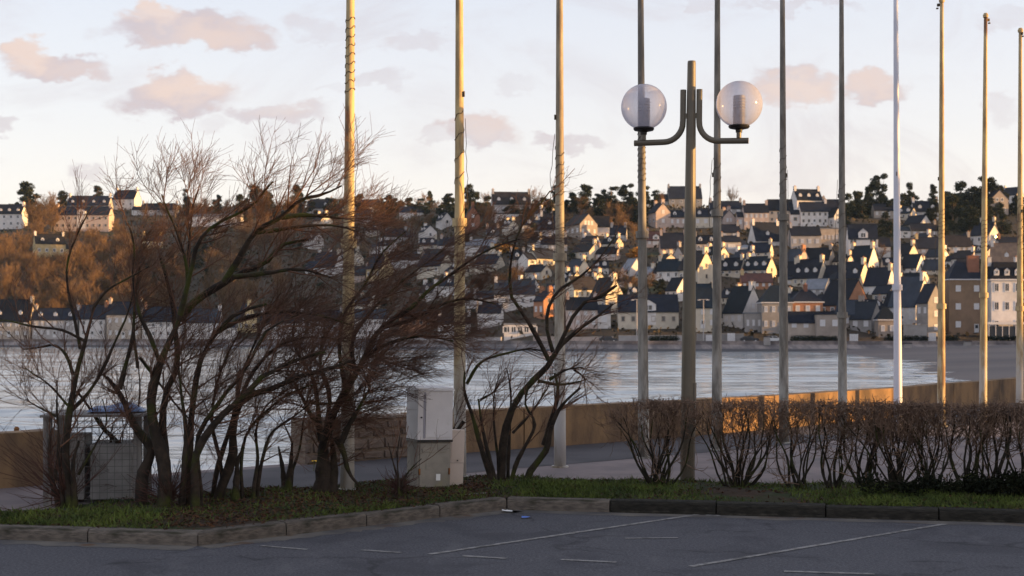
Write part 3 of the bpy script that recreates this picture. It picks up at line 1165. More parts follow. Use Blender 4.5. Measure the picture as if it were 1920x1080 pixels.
def house(x, y, w, d, e, r, yaw=0, wall='cream', roof='slate', win=(3, 1, 'g'), dorm=0, chim='LR', gw=None, style='gable',
          D=None, big=False, sky=0, chm=None, dkind='g', extra=None, wh=None, off=None):
    """x, y: photo px of the footprint centre on the slope; w d e r: px of ridge length, gable width, eaves and ridge height"""
    if D is None:
        D = hit(x, y)
    k = D / F
    W, DP, EH, RH = w * k, d * k, e * k, r * k
    pos = at(x, y, D)
    if off:
        pos = Vector(off)
    root = empty('house', pos, -math.radians(yaw))
    base = -6.0
    hw, hd = W / 2, DP / 2
    wm = M['w_' + wall]
    rm = M[roof]
    b = MB()
    rf = MB()
    oh = 0.28
    if style == 'gable':
        b.prism([(-hd, base), (hd, base), (hd, EH), (0, RH), (-hd, EH)], -hw, hw, axis='X')
        sl = (RH - EH) / hd
        th = 0.22
        for sg in (-1, 1):
            y0, z0 = sg * (hd + oh), EH - sl * oh
            prof = [(y0, z0 + 0.02), (0, RH + 0.02), (0, RH + 0.02 + th), (y0, z0 + 0.02 + th)]
            if sg > 0:
                prof = prof[::-1]
            rf.prism(prof, -hw - 0.10, hw + 0.10, axis='X')
        rf.box(-hw - 0.1, hw + 0.1, -0.12, 0.12, RH + 0.19, RH + 0.30)
    elif style == 'hip':
        b.box(-hw, hw, -hd, hd, base, EH)
        i = min(hd * 0.9, hw * 0.7)
        rf.hexa([(-hw - oh, -hd - oh, EH), (hw + oh, -hd - oh, EH), (hw + oh, hd + oh, EH), (-hw - oh, hd + oh, EH),
                 (-hw + i, -0.1, RH), (hw - i, -0.1, RH), (hw - i, 0.1, RH), (-hw + i, 0.1, RH)])
        rf.box(-hw - oh - 0.05, hw + oh + 0.05, -hd - oh - 0.05, hd + oh + 0.05, EH - 0.25, EH - 0.01, 1)
    elif style == 'mansard':
        b.box(-hw, hw, -hd, hd, base, EH)
        rf.hexa([(-hw - 0.1, -hd - 0.1, EH), (hw + 0.1, -hd - 0.1, EH), (hw + 0.1, hd + 0.1, EH), (-hw - 0.1, hd + 0.1, EH),
                 (-hw + 0.9, -hd + 0.9, RH), (hw - 0.9, -hd + 0.9, RH), (hw - 0.9, hd - 0.9, RH), (-hw + 0.9, hd - 0.9, RH)])
        rf.box(-hw - 0.35, hw + 0.35, -hd - 0.35, hd + 0.35, EH - 0.35, EH - 0.01, 1)
    else:
        b.box(-hw, hw, -hd, hd, base, EH)
        rf.box(-hw - 0.15, hw + 0.15, -hd - 0.15, hd + 0.15, EH + 0.003, max(RH, EH + 0.25))
    b.build('wall', wm, root)
    ro = rf.build('roof', [rm, M['trim']], root)
    # lower side extension on some houses
    ra = random.Random(int(x * 7 + y * 13))
    if style == 'gable' and W > 5.5 and EH > 2.0 and abs(yaw) < 60 and ra.random() < 0.6 and not off:
        sd = -1 if yaw > 15 or ra.random() < 0.5 else 1
        aw, ad = W * ra.uniform(0.25, 0.45), hd * ra.uniform(0.55, 0.9)
        ae = max(2.0, EH * ra.uniform(0.55, 0.8))
        ar = ae + ad * (RH - EH) / hd * 0.8
        x0, x1 = sorted((sd * (hw + 0.12), sd * (hw + aw)))
        yo = -ra.uniform(0.0, 0.5) * (hd - ad) - ra.choice((0.0, 0.0, hd * 0.35))
        ab = MB()
        ab.prism([(yo - ad, base), (yo + ad, base), (yo + ad, ae), (yo, ar), (yo - ad, ae)], x0, x1, axis='X')
        an = ab.build('annex', M['w_' + ra.choice((wall, wall, 'white', 'beige'))], root)
        ab = MB()
        for sg in (-1, 1):
            y0, z0 = yo + sg * (ad + 0.2), ae - 0.2 * (ar - ae) / ad
            prof = [(y0, z0 + .02), (yo, ar + .02), (yo, ar + .2), (y0, z0 + .2)]
            ab.prism(prof if sg < 0 else prof[::-1], x0 - (0 if sd > 0 else .12), x1 + (.12 if sd > 0 else 0), axis='X')
        ab.build('annex_roof', M[ra.choice((roof, 'slate', 'slate_blue'))], an)
        obj('window', WIN[ra.choice('gwd')], an, ((x0 + x1) / 2, yo - ad - 0.003, ae * 0.35), None, (min(1.6, aw * 0.4), 1, ae * 0.4))
    # chimneys at the gable ends
    cm = M['w_' + (chm or wall)]
    for side in chim:
        cb = MB()
        cw, cd, ch = 0.42, max(0.55, min(0.95, DP * 0.10)), 1.1
        sx = {'L': -hw + cw, 'R': hw - cw, 'C': 0.0, 'Q': hw * 0.4}[side]
        if style == 'hip' and side in 'LR':
            sx *= 0.6
        if side == 'Q':
            cw, cd, ch = 1.35, 0.6, 0.6
        top = RH + ch
        yc = 0.0 if side != 'Q' else -hd * 0.55
        cb.box(sx - cw, sx + cw, yc - cd, yc + cd, (EH if side == 'Q' else RH - 1.0), top)
        cb.box(sx - cw - 0.08, sx + cw + 0.08, yc - cd - 0.08, yc + cd + 0.08, top + 0.003, top + 0.16)
        for q in (-0.5, 0.5):
            cb.lathe([(0.15, top + 0.163), (0.12, top + 0.55)], 6, 1, sx, yc + q * cd)
        cb.build('chimney', [cm, M['chim_pot']], ro)
    # windows on the front
    cols, rows, kind = win
    if cols:
        sh = EH / max(rows, 1)
        ww = wh[0] if wh else min(1.25, W / cols * 0.42)
        hh = wh[1] if wh else min(1.5, sh * 0.5)
        for c in range(cols):
            for q in range(rows):
                cx = -hw + W * (c + 0.5) / cols
                zb = q * sh + sh * 0.30
                if q == 0 and rows > 1 and c == cols // 2:
                    obj('door', DOOR, root, (cx, -hd - 0.003, 0.05), None, (1.1, 1, min(2.1, sh * 0.8)))
                else:
                    obj('window', WIN[kind], root, (cx, -hd - 0.003, zb), None, (ww, 1, hh))
    # windows on the right-hand gable (turned to the camera when the house is yawed)
    if gw:
        gc, gr, gk = gw
        sh = (EH + (RH - EH) * 0.45) / gr
        for c in range(gc):
            for q in range(gr):
                span = DP * (1.0 if (q + 1) * sh < EH else 0.55)
                cy = -span / 2 + span * (c + 0.5) / gc
                obj('window', WIN[gk], root, (hw + 0.003, cy, q * sh + sh * 0.35), (0, 0, math.pi / 2), (min(1.1, DP / gc * 0.35), 1, min(1.4, sh * 0.5)))
    # dormers
    if dorm and style in ('gable', 'mansard', 'hip'):
        sl = (RH - EH) / hd if style != 'mansard' else 3.0
        for c in range(dorm):
            cx = -hw + W * (c + 0.5) / dorm if dorm > 1 else 0.0
            dw = 0.62 if not big else min(1.9, W * 0.16)
            dh = 1.35 if not big else (RH - EH) * 0.62
            zf = EH + (0.28 * (RH - EH) if not big else 0.0)
            yf = -hd + (zf - EH) / sl - 0.05 if style != 'mansard' else -hd - 0.05
            yb = yf + max(1.2, dh / sl * 1.2)
            db = MB()
            db.box(-dw, dw, yf, yb, zf - 0.3 if not big else 0.4, zf + dh * 0.72)
            db.prism([(-dw, zf + dh * 0.72 + .002), (dw, zf + dh * 0.72 + .002), (0, zf + dh * 1.15)], yf, yb, 0)
            dr = db.build('dormer', [M['w_white'] if big or wall in ('white', 'cream') else M['trim']], root, loc=(cx, 0, 0))
            rb = MB()
            for sg in (-1, 1):
                prof = [(sg * (dw + 0.15), zf + dh * 0.66), (0, zf + dh * 1.15 + 0.02), (0, zf + dh * 1.15 + 0.16), (sg * (dw + 0.15), zf + dh * 0.66 + 0.14)]
                rb.prism(prof if sg < 0 else prof[::-1], yf - 0.1, yb, 0)
            rb.build('dormer_roof', rm, dr)
            obj('window', WIN[dkind], dr, (0, yf - 0.003, zf + 0.05 * dh), None, (dw * 1.25, 1, dh * 0.62))
    # roof lights
    if sky and style == 'gable':
        sl = math.atan2(RH - EH, hd)
        for c in range(sky):
            fx = -hw + W * (c + 0.7) / (sky + 0.4)
            yy = -hd * 0.5
            obj('skylight', WIN['w'], ro, (fx, yy - 0.16, EH + (RH - EH) * 0.5 - 0.25), (-(math.pi / 2 - sl), 0, 0), (0.9, 1, 1.1))
    feats = []
    if style == 'mansard':
        feats.append('mansard')
    if dorm:
        feats.append('dormers' if dorm > 1 else 'one dormer')
    HOUSES.append((root, x, y, WORD[wall], RWORD[roof] if style != 'flat' else 'flat roof', feats))
    return root


H = house
# --- right part of the town, top rows first
H(1283, 386, 62, 42, 12, 36, 0, 'greystone', 'slate', (4, 1, 'g'), sky=2)
H(1236, 425, 40, 29, 26, 43, 74, 'pink', 'slate', (2, 1, 'g'), gw=(1, 2, 'w'))
H(1264, 425, 42, 30, 17, 29, 0, 'pink', 'slate', (4, 1, 'w'), dorm=1)
H(1322, 425, 46, 30, 18, 33, 2, 'cream', 'slate', (3, 1, 'w'), dorm=2, dkind='w')
H(1362, 425, 30, 24, 16, 30, 78, 'pink', 'slate', (2, 1, 'g'), gw=(2, 1, 'w'))
H(1360, 400, 60, 26, 8, 22, 0, 'grey', 'slate', (4, 1, 'w'))
H(1230, 462, 36, 22, 12, 27, 6, 'pink', 'roof_red', (3, 1, 'w'), dorm=1, big=True, dkind='g')
H(1262, 475, 50, 32, 10, 37, 0, 'pink', 'slate', (3, 1, 'g'), sky=2)
H(1322, 474, 42, 30, 17, 32, 0, 'beige', 'slate', (3, 1, 'g'), dorm=2)
H(1366, 446, 38, 26, 10, 24, 0, 'grey', 'slate', (2, 1, 'w'), sky=2)
H(1368, 474, 36, 30, 20, 31, -5, 'grey', 'slate', (1, 1, 'w'), sky=1, wh=(2.4, 1.6))
H(1306, 530, 46, 54, 24, 58, 44, 'cream', 'slate_brown', (3, 1, 'g'), gw=(1, 2, 'd'), chim='R')
H(1257, 525, 44, 36, 17, 38, 18, 'white', 'slate_teal', (3, 1, 'g'), chim='LR', chm='cream')
H(1186, 515, 30, 32, 8, 29, 62, 'white', 'roof_grey', (2, 1, 'g'), chim='')
H(1213, 522, 34, 28, 7, 20, 40, 'cream', 'roof_grey', (2, 1, 'g'), chim='R')
H(1214, 612, 112, 54, 28, 58, 2, 'cream', 'slate', (6, 1, 'd'), dorm=1, big=True, chim='')
H(1316, 616, 50, 62, 40, 82, 4, 'cream', 'slate_teal', (3, 2, 'w'), sky=2, chim='R')
H(1270, 562, 34, 30, 18, 40, 58, 'white', 'slate', (2, 1, 'g'), gw=(2, 1, 'g'), chim='')
H(1512, 402, 50, 34, 26, 46, -10, 'white', 'slate', (3, 1, 'w'), dorm=3, dkind='w')
H(1524, 422, 51, 30, 25, 42, 0, 'white', 'slate', (5, 2, 'd'), chim='R')
H(1560, 421, 36, 28, 20, 46, 0, 'beige', 'slate', (3, 2, 'g'))
H(1462, 419, 46, 30, 24, 44, 0, 'cream', 'slate', (4, 2, 'd'), chim='')
H(1416, 428, 46, 30, 29, 45, 0, 'pink', 'slate', (5, 2, 'w'))
H(1566, 426, 22, 17, 20, 35, 72, 'white', 'slate', (1, 1, 'g'), chim='', gw=(1, 2, 'g'))
H(1434, 458, 54, 34, 7, 40, -16, 'white', 'slate', (3, 1, 'w'), dorm=1, dkind='w')
H(1508, 464, 56, 34, 22, 38, 0, 'grey', 'slate', (4, 1, 'w'), chim='L', sky=2)
H(1556, 458, 42, 22, 28, 30, 0, 'beige', 'roof_grey', (6, 1, 'w'), style='flat', chim='')
H(1426, 482, 42, 34, 8, 26, 24, 'cream', 'slate', (3, 1, 'g'), chim='R')
H(1397, 479, 20, 15, 15, 20, 0, 'white', 'roof_grey', (1, 1, 'w'), style='hip', chim='')
H(1534, 500, 56, 36, 12, 34, 34, 'beige', 'slate', (3, 1, 'g'), chim='R')
H(1494, 503, 40, 36, 9, 35, 58, 'pink', 'slate_blue', (2, 1, 'g'), chim='R', chm='orange')
H(1424, 520, 50, 42, 14, 38, 36, 'cream', 'slate_teal', (3, 1, 'g'), dorm=3, chim='LR', dkind='w', gw=(1, 1, 'd'))
H(1374, 517, 42, 34, 11, 32, 28, 'cream', 'slate', (3, 1, 'g'), dorm=2, dkind='w')
H(1418, 541, 58, 28, 12, 27, 2, 'orange', 'roof_red', (5, 1, 'w'), chim='L', chm='yellow')
H(1394, 610, 46, 66, 24, 72, 46, 'white', 'slate_teal', (3, 1, 'w'), gw=(1, 2, 'w'), sky=2, chim='R')
H(1411, 621, 32, 24, 33, 34, 0, 'greystone', 'roof_grey', (3, 1, 'w'), style='flat', chim='')
H(1453, 621, 57, 52, 54, 86, 0, 'greystone', 'slate_teal', (4, 2, 'w'), style='hip', chim='')
H(1510, 619, 56, 46, 53, 76, 0, 'orange', 'slate', (3, 2, 'w'), style='hip', chim='C', chm='brick')
H(1520, 619, 88, 22, 16, 33, 0, 'beige', 'slate', (4, 1, 'w'), chim='', D=333)
H(1552, 621, 46, 18, 31, 33, 0, 'stone', 'slate', (2, 1, 'w'), style='flat', chim='', D=331)
H(1584, 592, 60, 78, 20, 66, 48, 'orange', 'slate', (3, 1, 'g'), chim='')
H(1520, 536, 52, 46, 15, 49, 38, 'cream', 'slate', (4, 1, 'g'), dorm=3, chim='LR', dkind='w')
H(1482, 530, 34, 30, 14, 38, 48, 'cream', 'slate', (2, 1, 'g'), chim='R')
H(1554, 535, 50, 42, 8, 36, 24, 'beige', 'slate', (3, 1, 'g'), sky=3, chim='R', chm='cream')
H(1534, 552, 42, 36, 10, 28, 36, 'grey', 'roof_grey', (3, 1, 'w'), chim='')
H(1616, 482, 54, 36, 34, 60, 6, 'white', 'slate', (3, 2, 'g'), dorm=1, big=True, wh=(2.6, 2.2), chim='')
H(1618, 502, 44, 42, 9, 40, 40, 'white', 'slate_teal', (3, 1, 'g'), chim='LR', chm='cream')
H(1720, 427, 44, 31, 5, 22, 62, 'white', 'slate', (2, 1, 'g'), chim='')
H(1730, 444, 50, 30, 11, 24, 0, 'beige', 'slate_brown', (4, 1, 'w'), chim='R')
H(1734, 410, 48, 28, 13, 32, 0, 'white', 'slate', (4, 1, 'w'), dorm=2, dkind='w')
H(1658, 408, 44, 24, 13, 25, 0, 'beige', 'slate', (4, 1, 'w'), chim='R')
H(1738, 478, 44, 32, 12, 32, 0, 'pink', 'slate', (2, 1, 'w'), chim='L', chm='yellow')
H(1702, 488, 30, 30, 8, 30, 58, 'cream', 'slate', (2, 1, 'g'), chim='R')
H(1712, 511, 34, 36, 9, 33, 44, 'white', 'slate', (2, 1, 'g'), gw=(1, 1, 'd'), chim='')
H(1746, 513, 36, 30, 7, 25, 32, 'cream', 'slate_blue', (2, 1, 'g'), chim='L')
H(1794, 474, 48, 28, 12, 32, 0, 'beige', 'slate_brown', (5, 1, 'w'), sky=2, chim='R')
H(1846, 459, 46, 30, 18, 36, 58, 'white', 'slate', (3, 1, 'g'), gw=(2, 1, 'g'), chim='')
H(1886, 503, 54, 46, 10, 46, 14, 'beige', 'roof_tan', (3, 1, 'g'), dorm=1, chim='L', chm='white', dkind='w')
H(1868, 404, 30, 34, 29, 46, 84, 'stone', 'slate', (2, 1, 'g'), gw=(2, 2, 'g'), chim='')
H(1898, 378, 32, 26, 11, 26, 48, 'white', 'slate', (2, 1, 'g'), chim='L')
H(1890, 472, 40, 28, 10, 26, 0, 'grey', 'slate', (3, 1, 'g'), chim='L', chm='orange')
H(1600, 540, 46, 52, 18, 48, 36, 'cream', 'slate', (3, 1, 'w'), dorm=2, chim='LR', dkind='w')
H(1650, 550, 46, 46, 15, 47, 36, 'white', 'slate', (3, 1, 'w'), chim='R', chm='cream')
H(1708, 604, 56, 68, 30, 84, 44, 'white', 'slate_blue', (3, 2, 'w'), chim='LR')
H(1744, 628, 34, 36, 62, 94, 68, 'greystone', 'slate', (2, 2, 'w'), gw=(1, 3, 'w'), chim='')
H(1806, 624, 68, 50, 100, 138, 0, 'brown', 'slate', (2, 3, 'w'), style='hip', chim='Q', chm='brick')
H(1880, 628, 58, 48, 104, 136, 0, 'white', 'slate', (3, 3, 'g'), style='mansard', dorm=3, chim='LR', wh=(1.15, 2.3), dkind='g')
H(1624, 619, 44, 42, 22, 52, 42, 'greystone', 'slate_blue', (2, 1, 'w'), gw=(2, 1, 'w'), chim='')
H(1594, 614, 46, 38, 25, 50, 30, 'stone', 'slate_blue', (3, 1, 'w'), chim='R')
H(1660, 631, 33, 30, 32, 55, 0, 'stone', 'slate_teal', (2, 1, 'w'), style='hip', chim='')
# --- middle
H(958, 403, 72, 36, 19, 42, -6, 'grey', 'slate_brown', (5, 1, 'w'), dorm=3, dkind='w', sky=3)
H(966, 416, 76, 14, 14, 16, 0, 'white', 'slate_brown', (6, 1, 'g'), style='flat', chim='', D=556)
H(1030, 443, 34, 26, 14, 42, 0, 'white', 'slate', (3, 1, 'w'), dorm=1, dkind='w')
H(1090, 444, 54, 38, 22, 41, 62, 'stone', 'slate_brown', (3, 1, 'w'), gw=(3, 2, 'w'), chim='')
H(1122, 441, 40, 24, 16, 35, 0, 'white', 'slate_brown', (4, 1, 'w'), chim='')
H(1100, 484, 50, 30, 12, 27, 52, 'cream', 'slate_brown', (3, 1, 'g'), chim='R')
H(1140, 486, 40, 26, 10, 22, 20, 'pink', 'slate', (3, 1, 'w'))
H(1016, 500, 58, 30, 15, 32, -46, 'cream', 'slate', (5, 1, 'd'), chim='L')
H(1084, 518, 38, 36, 8, 31, 54, 'cream', 'slate_blue', (2, 1, 'g'), chim='R')
H(1024, 594, 34, 34, 30, 47, 58, 'orange', 'slate', (2, 1, 'w'), gw=(2, 2, 'd'))
H(1092, 562, 62, 32, 20, 42, -34, 'cream', 'slate_brown', (5, 1, 'd'), chim='R')
H(1138, 586, 48, 46, 28, 64, 54, 'cream', 'slate_brown', (3, 1, 'g'), gw=(2, 2, 'd'), chim='R')
H(965, 577, 76, 40, 26, 50, 0, 'white', 'slate_blue', (5, 1, 'g'), chim='L')
H(975, 631, 60, 26, 22, 25, 0, 'white', 'roof_grey', (5, 1, 'g'), style='flat', chim='', wh=(2.2, 1.7))
H(1090, 614, 58, 38, 34, 55, 0, 'pink', 'slate', (4, 2, 'w'))
H(1046, 470, 34, 26, 12, 28, 0, 'grey', 'slate', (2, 1, 'w'))
H(1160, 450, 30, 24, 10, 26, 10, 'grey', 'slate', (2, 1, 'w'))
H(616, 514, 52, 32, 13, 40, 30, 'white', 'slate', (3, 1, 'g'), chim='R', chm='cream')
H(712, 523, 48, 30, 20, 44, 52, 'yellow', 'slate', (3, 1, 'g'), chim='R')
H(816, 514, 62, 36, 15, 38, 42, 'cream', 'slate', (3, 1, 'g'), chim='')
H(777, 406, 54, 26, 7, 18, 0, 'white', 'slate', (6, 1, 'w'), chim='')
H(817, 494, 48, 26, 17, 26, -20, 'pink', 'slate_brown', (4, 1, 'w'))
H(758, 502, 58, 26, 15, 28, 0, 'white', 'slate_brown', (5, 1, 'w'))
H(695, 633, 66, 32, 36, 52, 0, 'white', 'slate_blue', (7, 2, 'g'), chim='')
H(885, 432, 24, 27, 25, 45, 80, 'brick', 'slate', (1, 1, 'g'), gw=(1, 2, 'w'), chim='R')
H(905, 472, 48, 28, 11, 22, 0, 'white', 'roof_grey', (4, 1, 'w'))
H(918, 506, 48, 32, 11, 28, 30, 'cream', 'slate', (3, 1, 'g'), chim='R')
H(792, 614, 82, 30, 17, 30, -20, 'orange', 'slate_brown', (6, 1, 'd'), chim='')
H(852, 633, 60, 30, 27, 42, 0, 'white', 'slate', (5, 1, 'g'))
H(742, 454, 42, 28, 10, 24, 0, 'grey', 'slate', (3, 1, 'w'))
H(690, 398, 48, 26, 10, 23, 0, 'white', 'slate', (4, 1, 'w'))
H(600, 404, 46, 26, 13, 30, 0, 'grey', 'slate', (3, 1, 'w'), dorm=2)
H(845, 470, 40, 26, 10, 24, 20, 'pink', 'slate', (3, 1, 'w'))
H(920, 610, 44, 30, 24, 42, 10, 'white', 'slate', (3, 1, 'w'))
# --- left slope and waterfront
H(158, 431, 102, 36, 27, 43, 0, 'pink', 'slate', (9, 2, 'd'), dorm=1, big=True, chim='LR')
H(169, 394, 78, 32, 8, 26, 0, 'grey', 'slate', (5, 1, 'g'), dorm=4, dkind='w', chim='LR', chm='white')
H(14, 427, 64, 36, 25, 43, 0, 'white', 'slate', (5, 2, 'g'), dorm=4, dkind='w')
H(92, 480, 54, 38, 22, 40, -26, 'yellow', 'slate_brown', (4, 1, 'g'), dorm=2, chim='LR', chm='white')
H(238, 392, 44, 28, 18, 35, 12, 'white', 'slate', (3, 1, 'g'), chim='LR')
H(300, 402, 66, 26, 8, 20, 0, 'grey', 'slate', (5, 1, 'g'))
H(406, 423, 96, 24, 16, 21, 0, 'white', 'roof_grey', (9, 1, 'g'), style='flat', chim='')
H(285, 464, 34, 22, 12, 24, -30, 'yellow', 'slate_brown', (3, 1, 'g'))
H(24, 633, 80, 36, 32, 70, 4, 'beige', 'slate', (5, 2, 'w'), dorm=2, dkind='w', chim='LR')
H(108, 633, 84, 36, 34, 54, 0, 'grey', 'slate', (7, 2, 'w'), dorm=3, dkind='w')
H(178, 633, 48, 34, 36, 60, 0, 'white', 'slate', (3, 2, 'g'), chim='R', chm='orange')
H(236, 635, 62, 36, 46, 68, 0, 'beige', 'slate', (5, 2, 'w'))
H(306, 634, 70, 36, 32, 58, 0, 'white', 'slate', (5, 2, 'g'), chim='L', chm='orange')
H(384, 634, 62, 34, 30, 54, 0, 'white', 'slate_blue', (5, 2, 'w'))
H(462, 622, 34, 28, 25, 52, 58, 'yellow', 'slate', (2, 1, 'g'), gw=(2, 2, 'g'), chim='R')
H(530, 633, 78, 34, 28, 48, 0, 'white', 'slate', (6, 2, 'g'))
H(612, 633, 62, 34, 32, 50, 0, 'grey', 'slate', (5, 2, 'g'))

# the smaller houses packed between those
rfh = random.Random(44)
placed = [(h_[1], h_[2]) for h_ in HOUSES]
made = 0
for _ in range(6000):
    if made >= 62:
        break
    x, y = rfh.uniform(575, 1925), rfh.uniform(408, 600)
    if 1590 < x and y < 436 and x > 1770:
        continue
    if any(abs(x - a) < 33 and abs(y - b) < 15 for a, b in placed):
        continue
    k = 0.72 + 0.30 * (y - 408) / 190
    yaw = rfh.choice((0, 4, -8, 32, 38, 42, 46, 50, 58, 66, -28))
    w, d = rfh.uniform(30, 46) * k, rfh.uniform(26, 36) * k
    e = rfh.uniform(11, 20) * k
    house(x, y, w, d, e, e + d * rfh.uniform(0.42, 0.58), yaw, rfh.choice(('white', 'cream', 'cream', 'white')) if yaw > 20 else rfh.choice(('white', 'cream', 'pink', 'beige', 'grey', 'pink')),
          rfh.choice(('slate', 'slate', 'slate', 'slate_brown', 'slate_teal', 'slate_blue')), (rfh.choice((2, 3, 4)), rfh.choice((1, 1, 2)), rfh.choice('gwgd')),
          dorm=rfh.choice((0, 0, 1, 2)), chim=rfh.choice(('L', 'R', 'LR', 'LR', '')), gw=(1, 1, rfh.choice('gwd')) if yaw > 20 else None, sky=rfh.choice((0, 0, 1, 2)), dkind=rfh.choice('gw'))
    placed.append((x, y))
    made += 1

# labels: colour, roof and place between the flagpoles
groups = {}
for h_ in HOUSES:
    root, x, y = h_[:3]
    g = gap_of(x)
    key = (g, 'water' if (g == 0 and y > 560) else ('slope' if g == 0 else ''))
    groups.setdefault(key, []).append(h_)
for (g, sub), lst in groups.items():
    if g == 0:
        lst.sort(key=lambda q: q[1])
    else:
        lst.sort(key=lambda q: (q[2], q[1]))
    for i, (root, x, y, wword, rword, feats) in enumerate(lst):
        if g == 0:
            where = '%s from left %s left of first flagpole' % (ORD[i], 'on waterfront' if sub == 'water' else 'up slope')
        else:
            where = '%s highest %s' % (ORD[i], gap_words(g))
        tag(root, '%s house, %s, %s' % (wword, rword, where), 'house', 'houses on the far shore')

# ------------------------------------------------------------------ trees on the far shore
def leaf_cloud(centers, radii, n_each, size, flat=1.0):
    """leaf quads through the volume of several clumps"""
    Vs = []
    for (c, r), n in zip(zip(centers, radii), n_each):
        p = norm(rng.normal(size=(n, 3))) * (rng.random(n) ** 0.45)[:, None] * np.array(r)
        p = p + np.array(c)
        a1 = norm(rng.normal(size=(n, 3)))
        a2 = norm(np.cross(a1, rng.normal(size=(n, 3))))
        s = (size * (0.5 + rng.random(n)))[:, None]
        Vs.append(np.stack([p - a1 * s, p - a2 * s * 0.6, p + a1 * s, p + a2 * s * 0.6], 1).reshape(-1, 3))
    V = np.concatenate(Vs)
    return V, np.arange(len(V)).reshape(-1, 4)


def trunk_mesh(h, r, lean=0.05, limbs=(), m='far_bark'):
    K = 6
    t = np.linspace(0, 1, K)
    P0 = np.stack([lean * h * t**2, 0.3 * lean * h * np.sin(t * 3), -1.5 + (h + 1.5) * t], 1)
    Ps, Rs = [P0], [r * (1 - 0.65 * t)]
    for c in limbs:
        s = P0[int(rng.integers(2, 5))]
        c = np.array(c)
        mid = (s + c) / 2 + np.array([0, 0, -0.08 * h])
        Ps.append(resample([s, mid, c], K))
        Rs.append(r * 0.38 * (1 - 0.75 * t))
    V, Q = tubes(np.array(Ps), np.array(Rs), 6)
    return np_mesh('trunk', V, Q, M[m])


def proto_pine(seed):
    r = random.Random(seed)
    h = 11.0
    cs, rs_, ns = [], [], []
    for i in range(30):
        z = r.uniform(0.24, 1.0) * h
        a = r.uniform(0, 6.28)
        rad = r.uniform(0.3, 2.7) * (1.25 - 0.55 * (z / h))
        cs.append((rad * math.cos(a) + 0.3, rad * math.sin(a), z))
        q = r.uniform(0.65, 1.45)
        rs_.append((q, q, q * r.uniform(0.55, 0.9)))
        ns.append(int(170 * q))
    V, Q = leaf_cloud(cs, rs_, ns, 0.22)
    return trunk_mesh(h * 0.95, 0.28, 0.06, cs[:7]), np_mesh('crown', V, Q, M['pine'])


def proto_evergreen(seed, tall=1.0):
    r = random.Random(seed)
    h = 9.0 * tall
    cs, rs_, ns = [], [], []
    for i in range(30):
        z = r.uniform(0.06, 1.0) * h
        prof = math.sin(math.pi * min(0.98, 0.18 + 0.82 * z / h)) ** 0.7
        a = r.uniform(0, 6.28)
        rad = r.uniform(0.2, 1.0) * 2.6 * prof
        cs.append((rad * math.cos(a), rad * math.sin(a), z))
        q = r.uniform(0.6, 1.3)
        rs_.append((q, q, q * r.uniform(0.7, 1.2)))
        ns.append(int(170 * q))
    V, Q = leaf_cloud(cs, rs_, ns, 0.24)
    return trunk_mesh(h * 0.8, 0.25, 0.03, cs[:6]), np_mesh('crown', V, Q, M['evergreen'])


def proto_bare(seed, h=8.0, wide=1.0, dense=1.0):
    K = 5
    t = np.linspace(0, 1, K)
    P0 = np.stack([0.04 * h * t**2, 0.02 * h * t, -1.0 + (h * 0.62 + 1.0) * t], 1)[None]
    R0 = (0.022 * h * (1 - 0.7 * t))[None]
    up = (0.05, 0, 0.85)
    P1, R1 = grow(P0, R0, 17, (0.28 * h, 0.52 * h), 0.75 * wide, up, 0.22, 5, None, 0.03, 0.4, 0.5, 0.6)
    P2, R2 = grow(P1, R1, int(9 * dense), (0.12 * h, 0.26 * h), 0.75, up, 0.2, 4, None, 0.028, 0.4, 0.7)
    P3, R3 = grow(P2, R2, int(7 * dense), (0.06 * h, 0.14 * h), 0.7, up, 0.15, 3, 0.030, 0.020, 0.3, 0.8)
    V0, Q0 = tubes(P0, R0, 6)
    V1, Q1 = tubes(P1, R1, 4)
    tr = np_mesh('trunk', np.r_[V0, V1], np.r_[Q0, Q1 + len(V0)], M['far_bark'])
    V2, Q2 = tubes(P2, R2, 3)
    V3, Q3 = tubes(P3, R3, 3)
    return tr, np_mesh('crown', np.r_[V2, V3], np.r_[Q2, Q3 + len(V2)], M['far_twig'])


def proto_bush(seed, m='evergreen'):
    r = random.Random(seed)
    cs, rs_, ns = [], [], []
    for i in range(7):
        a = r.uniform(0, 6.28)
        rad = r.uniform(0, 1.3)
        cs.append((rad * math.cos(a), rad * math.sin(a), r.uniform(0.5, 1.9)))
        q = r.uniform(0.5, 1.0)
        rs_.append((q, q, q * 0.85))
        ns.append(130)
    V, Q = leaf_cloud(cs, rs_, ns, 0.17)
    return trunk_mesh(1.4, 0.10, 0.05, cs[:4]), np_mesh('crown', V, Q, M[m])


PROTO = {'pine': [proto_pine(s) for s in (1, 2, 3, 4)],
         'evergreen': [proto_evergreen(s, k) for s, k in ((11, 1.0), (12, 1.15), (13, 0.85))],
         'bare': [proto_bare(s, 8.0, w, dd) for s, w, dd in ((21, 0.75, 0.85), (22, 1.0, 0.85), (23, 0.6, 0.9), (24, 0.85, 0.7))],
         'bush': [proto_bush(s) for s in (31, 32, 33)],
         'gold': [proto_bush(41, 'gold_leaf')]}
HGT = dict(pine=11.0, evergreen=9.3, bare=8.6, bush=2.6, gold=2.6)
TREES = []


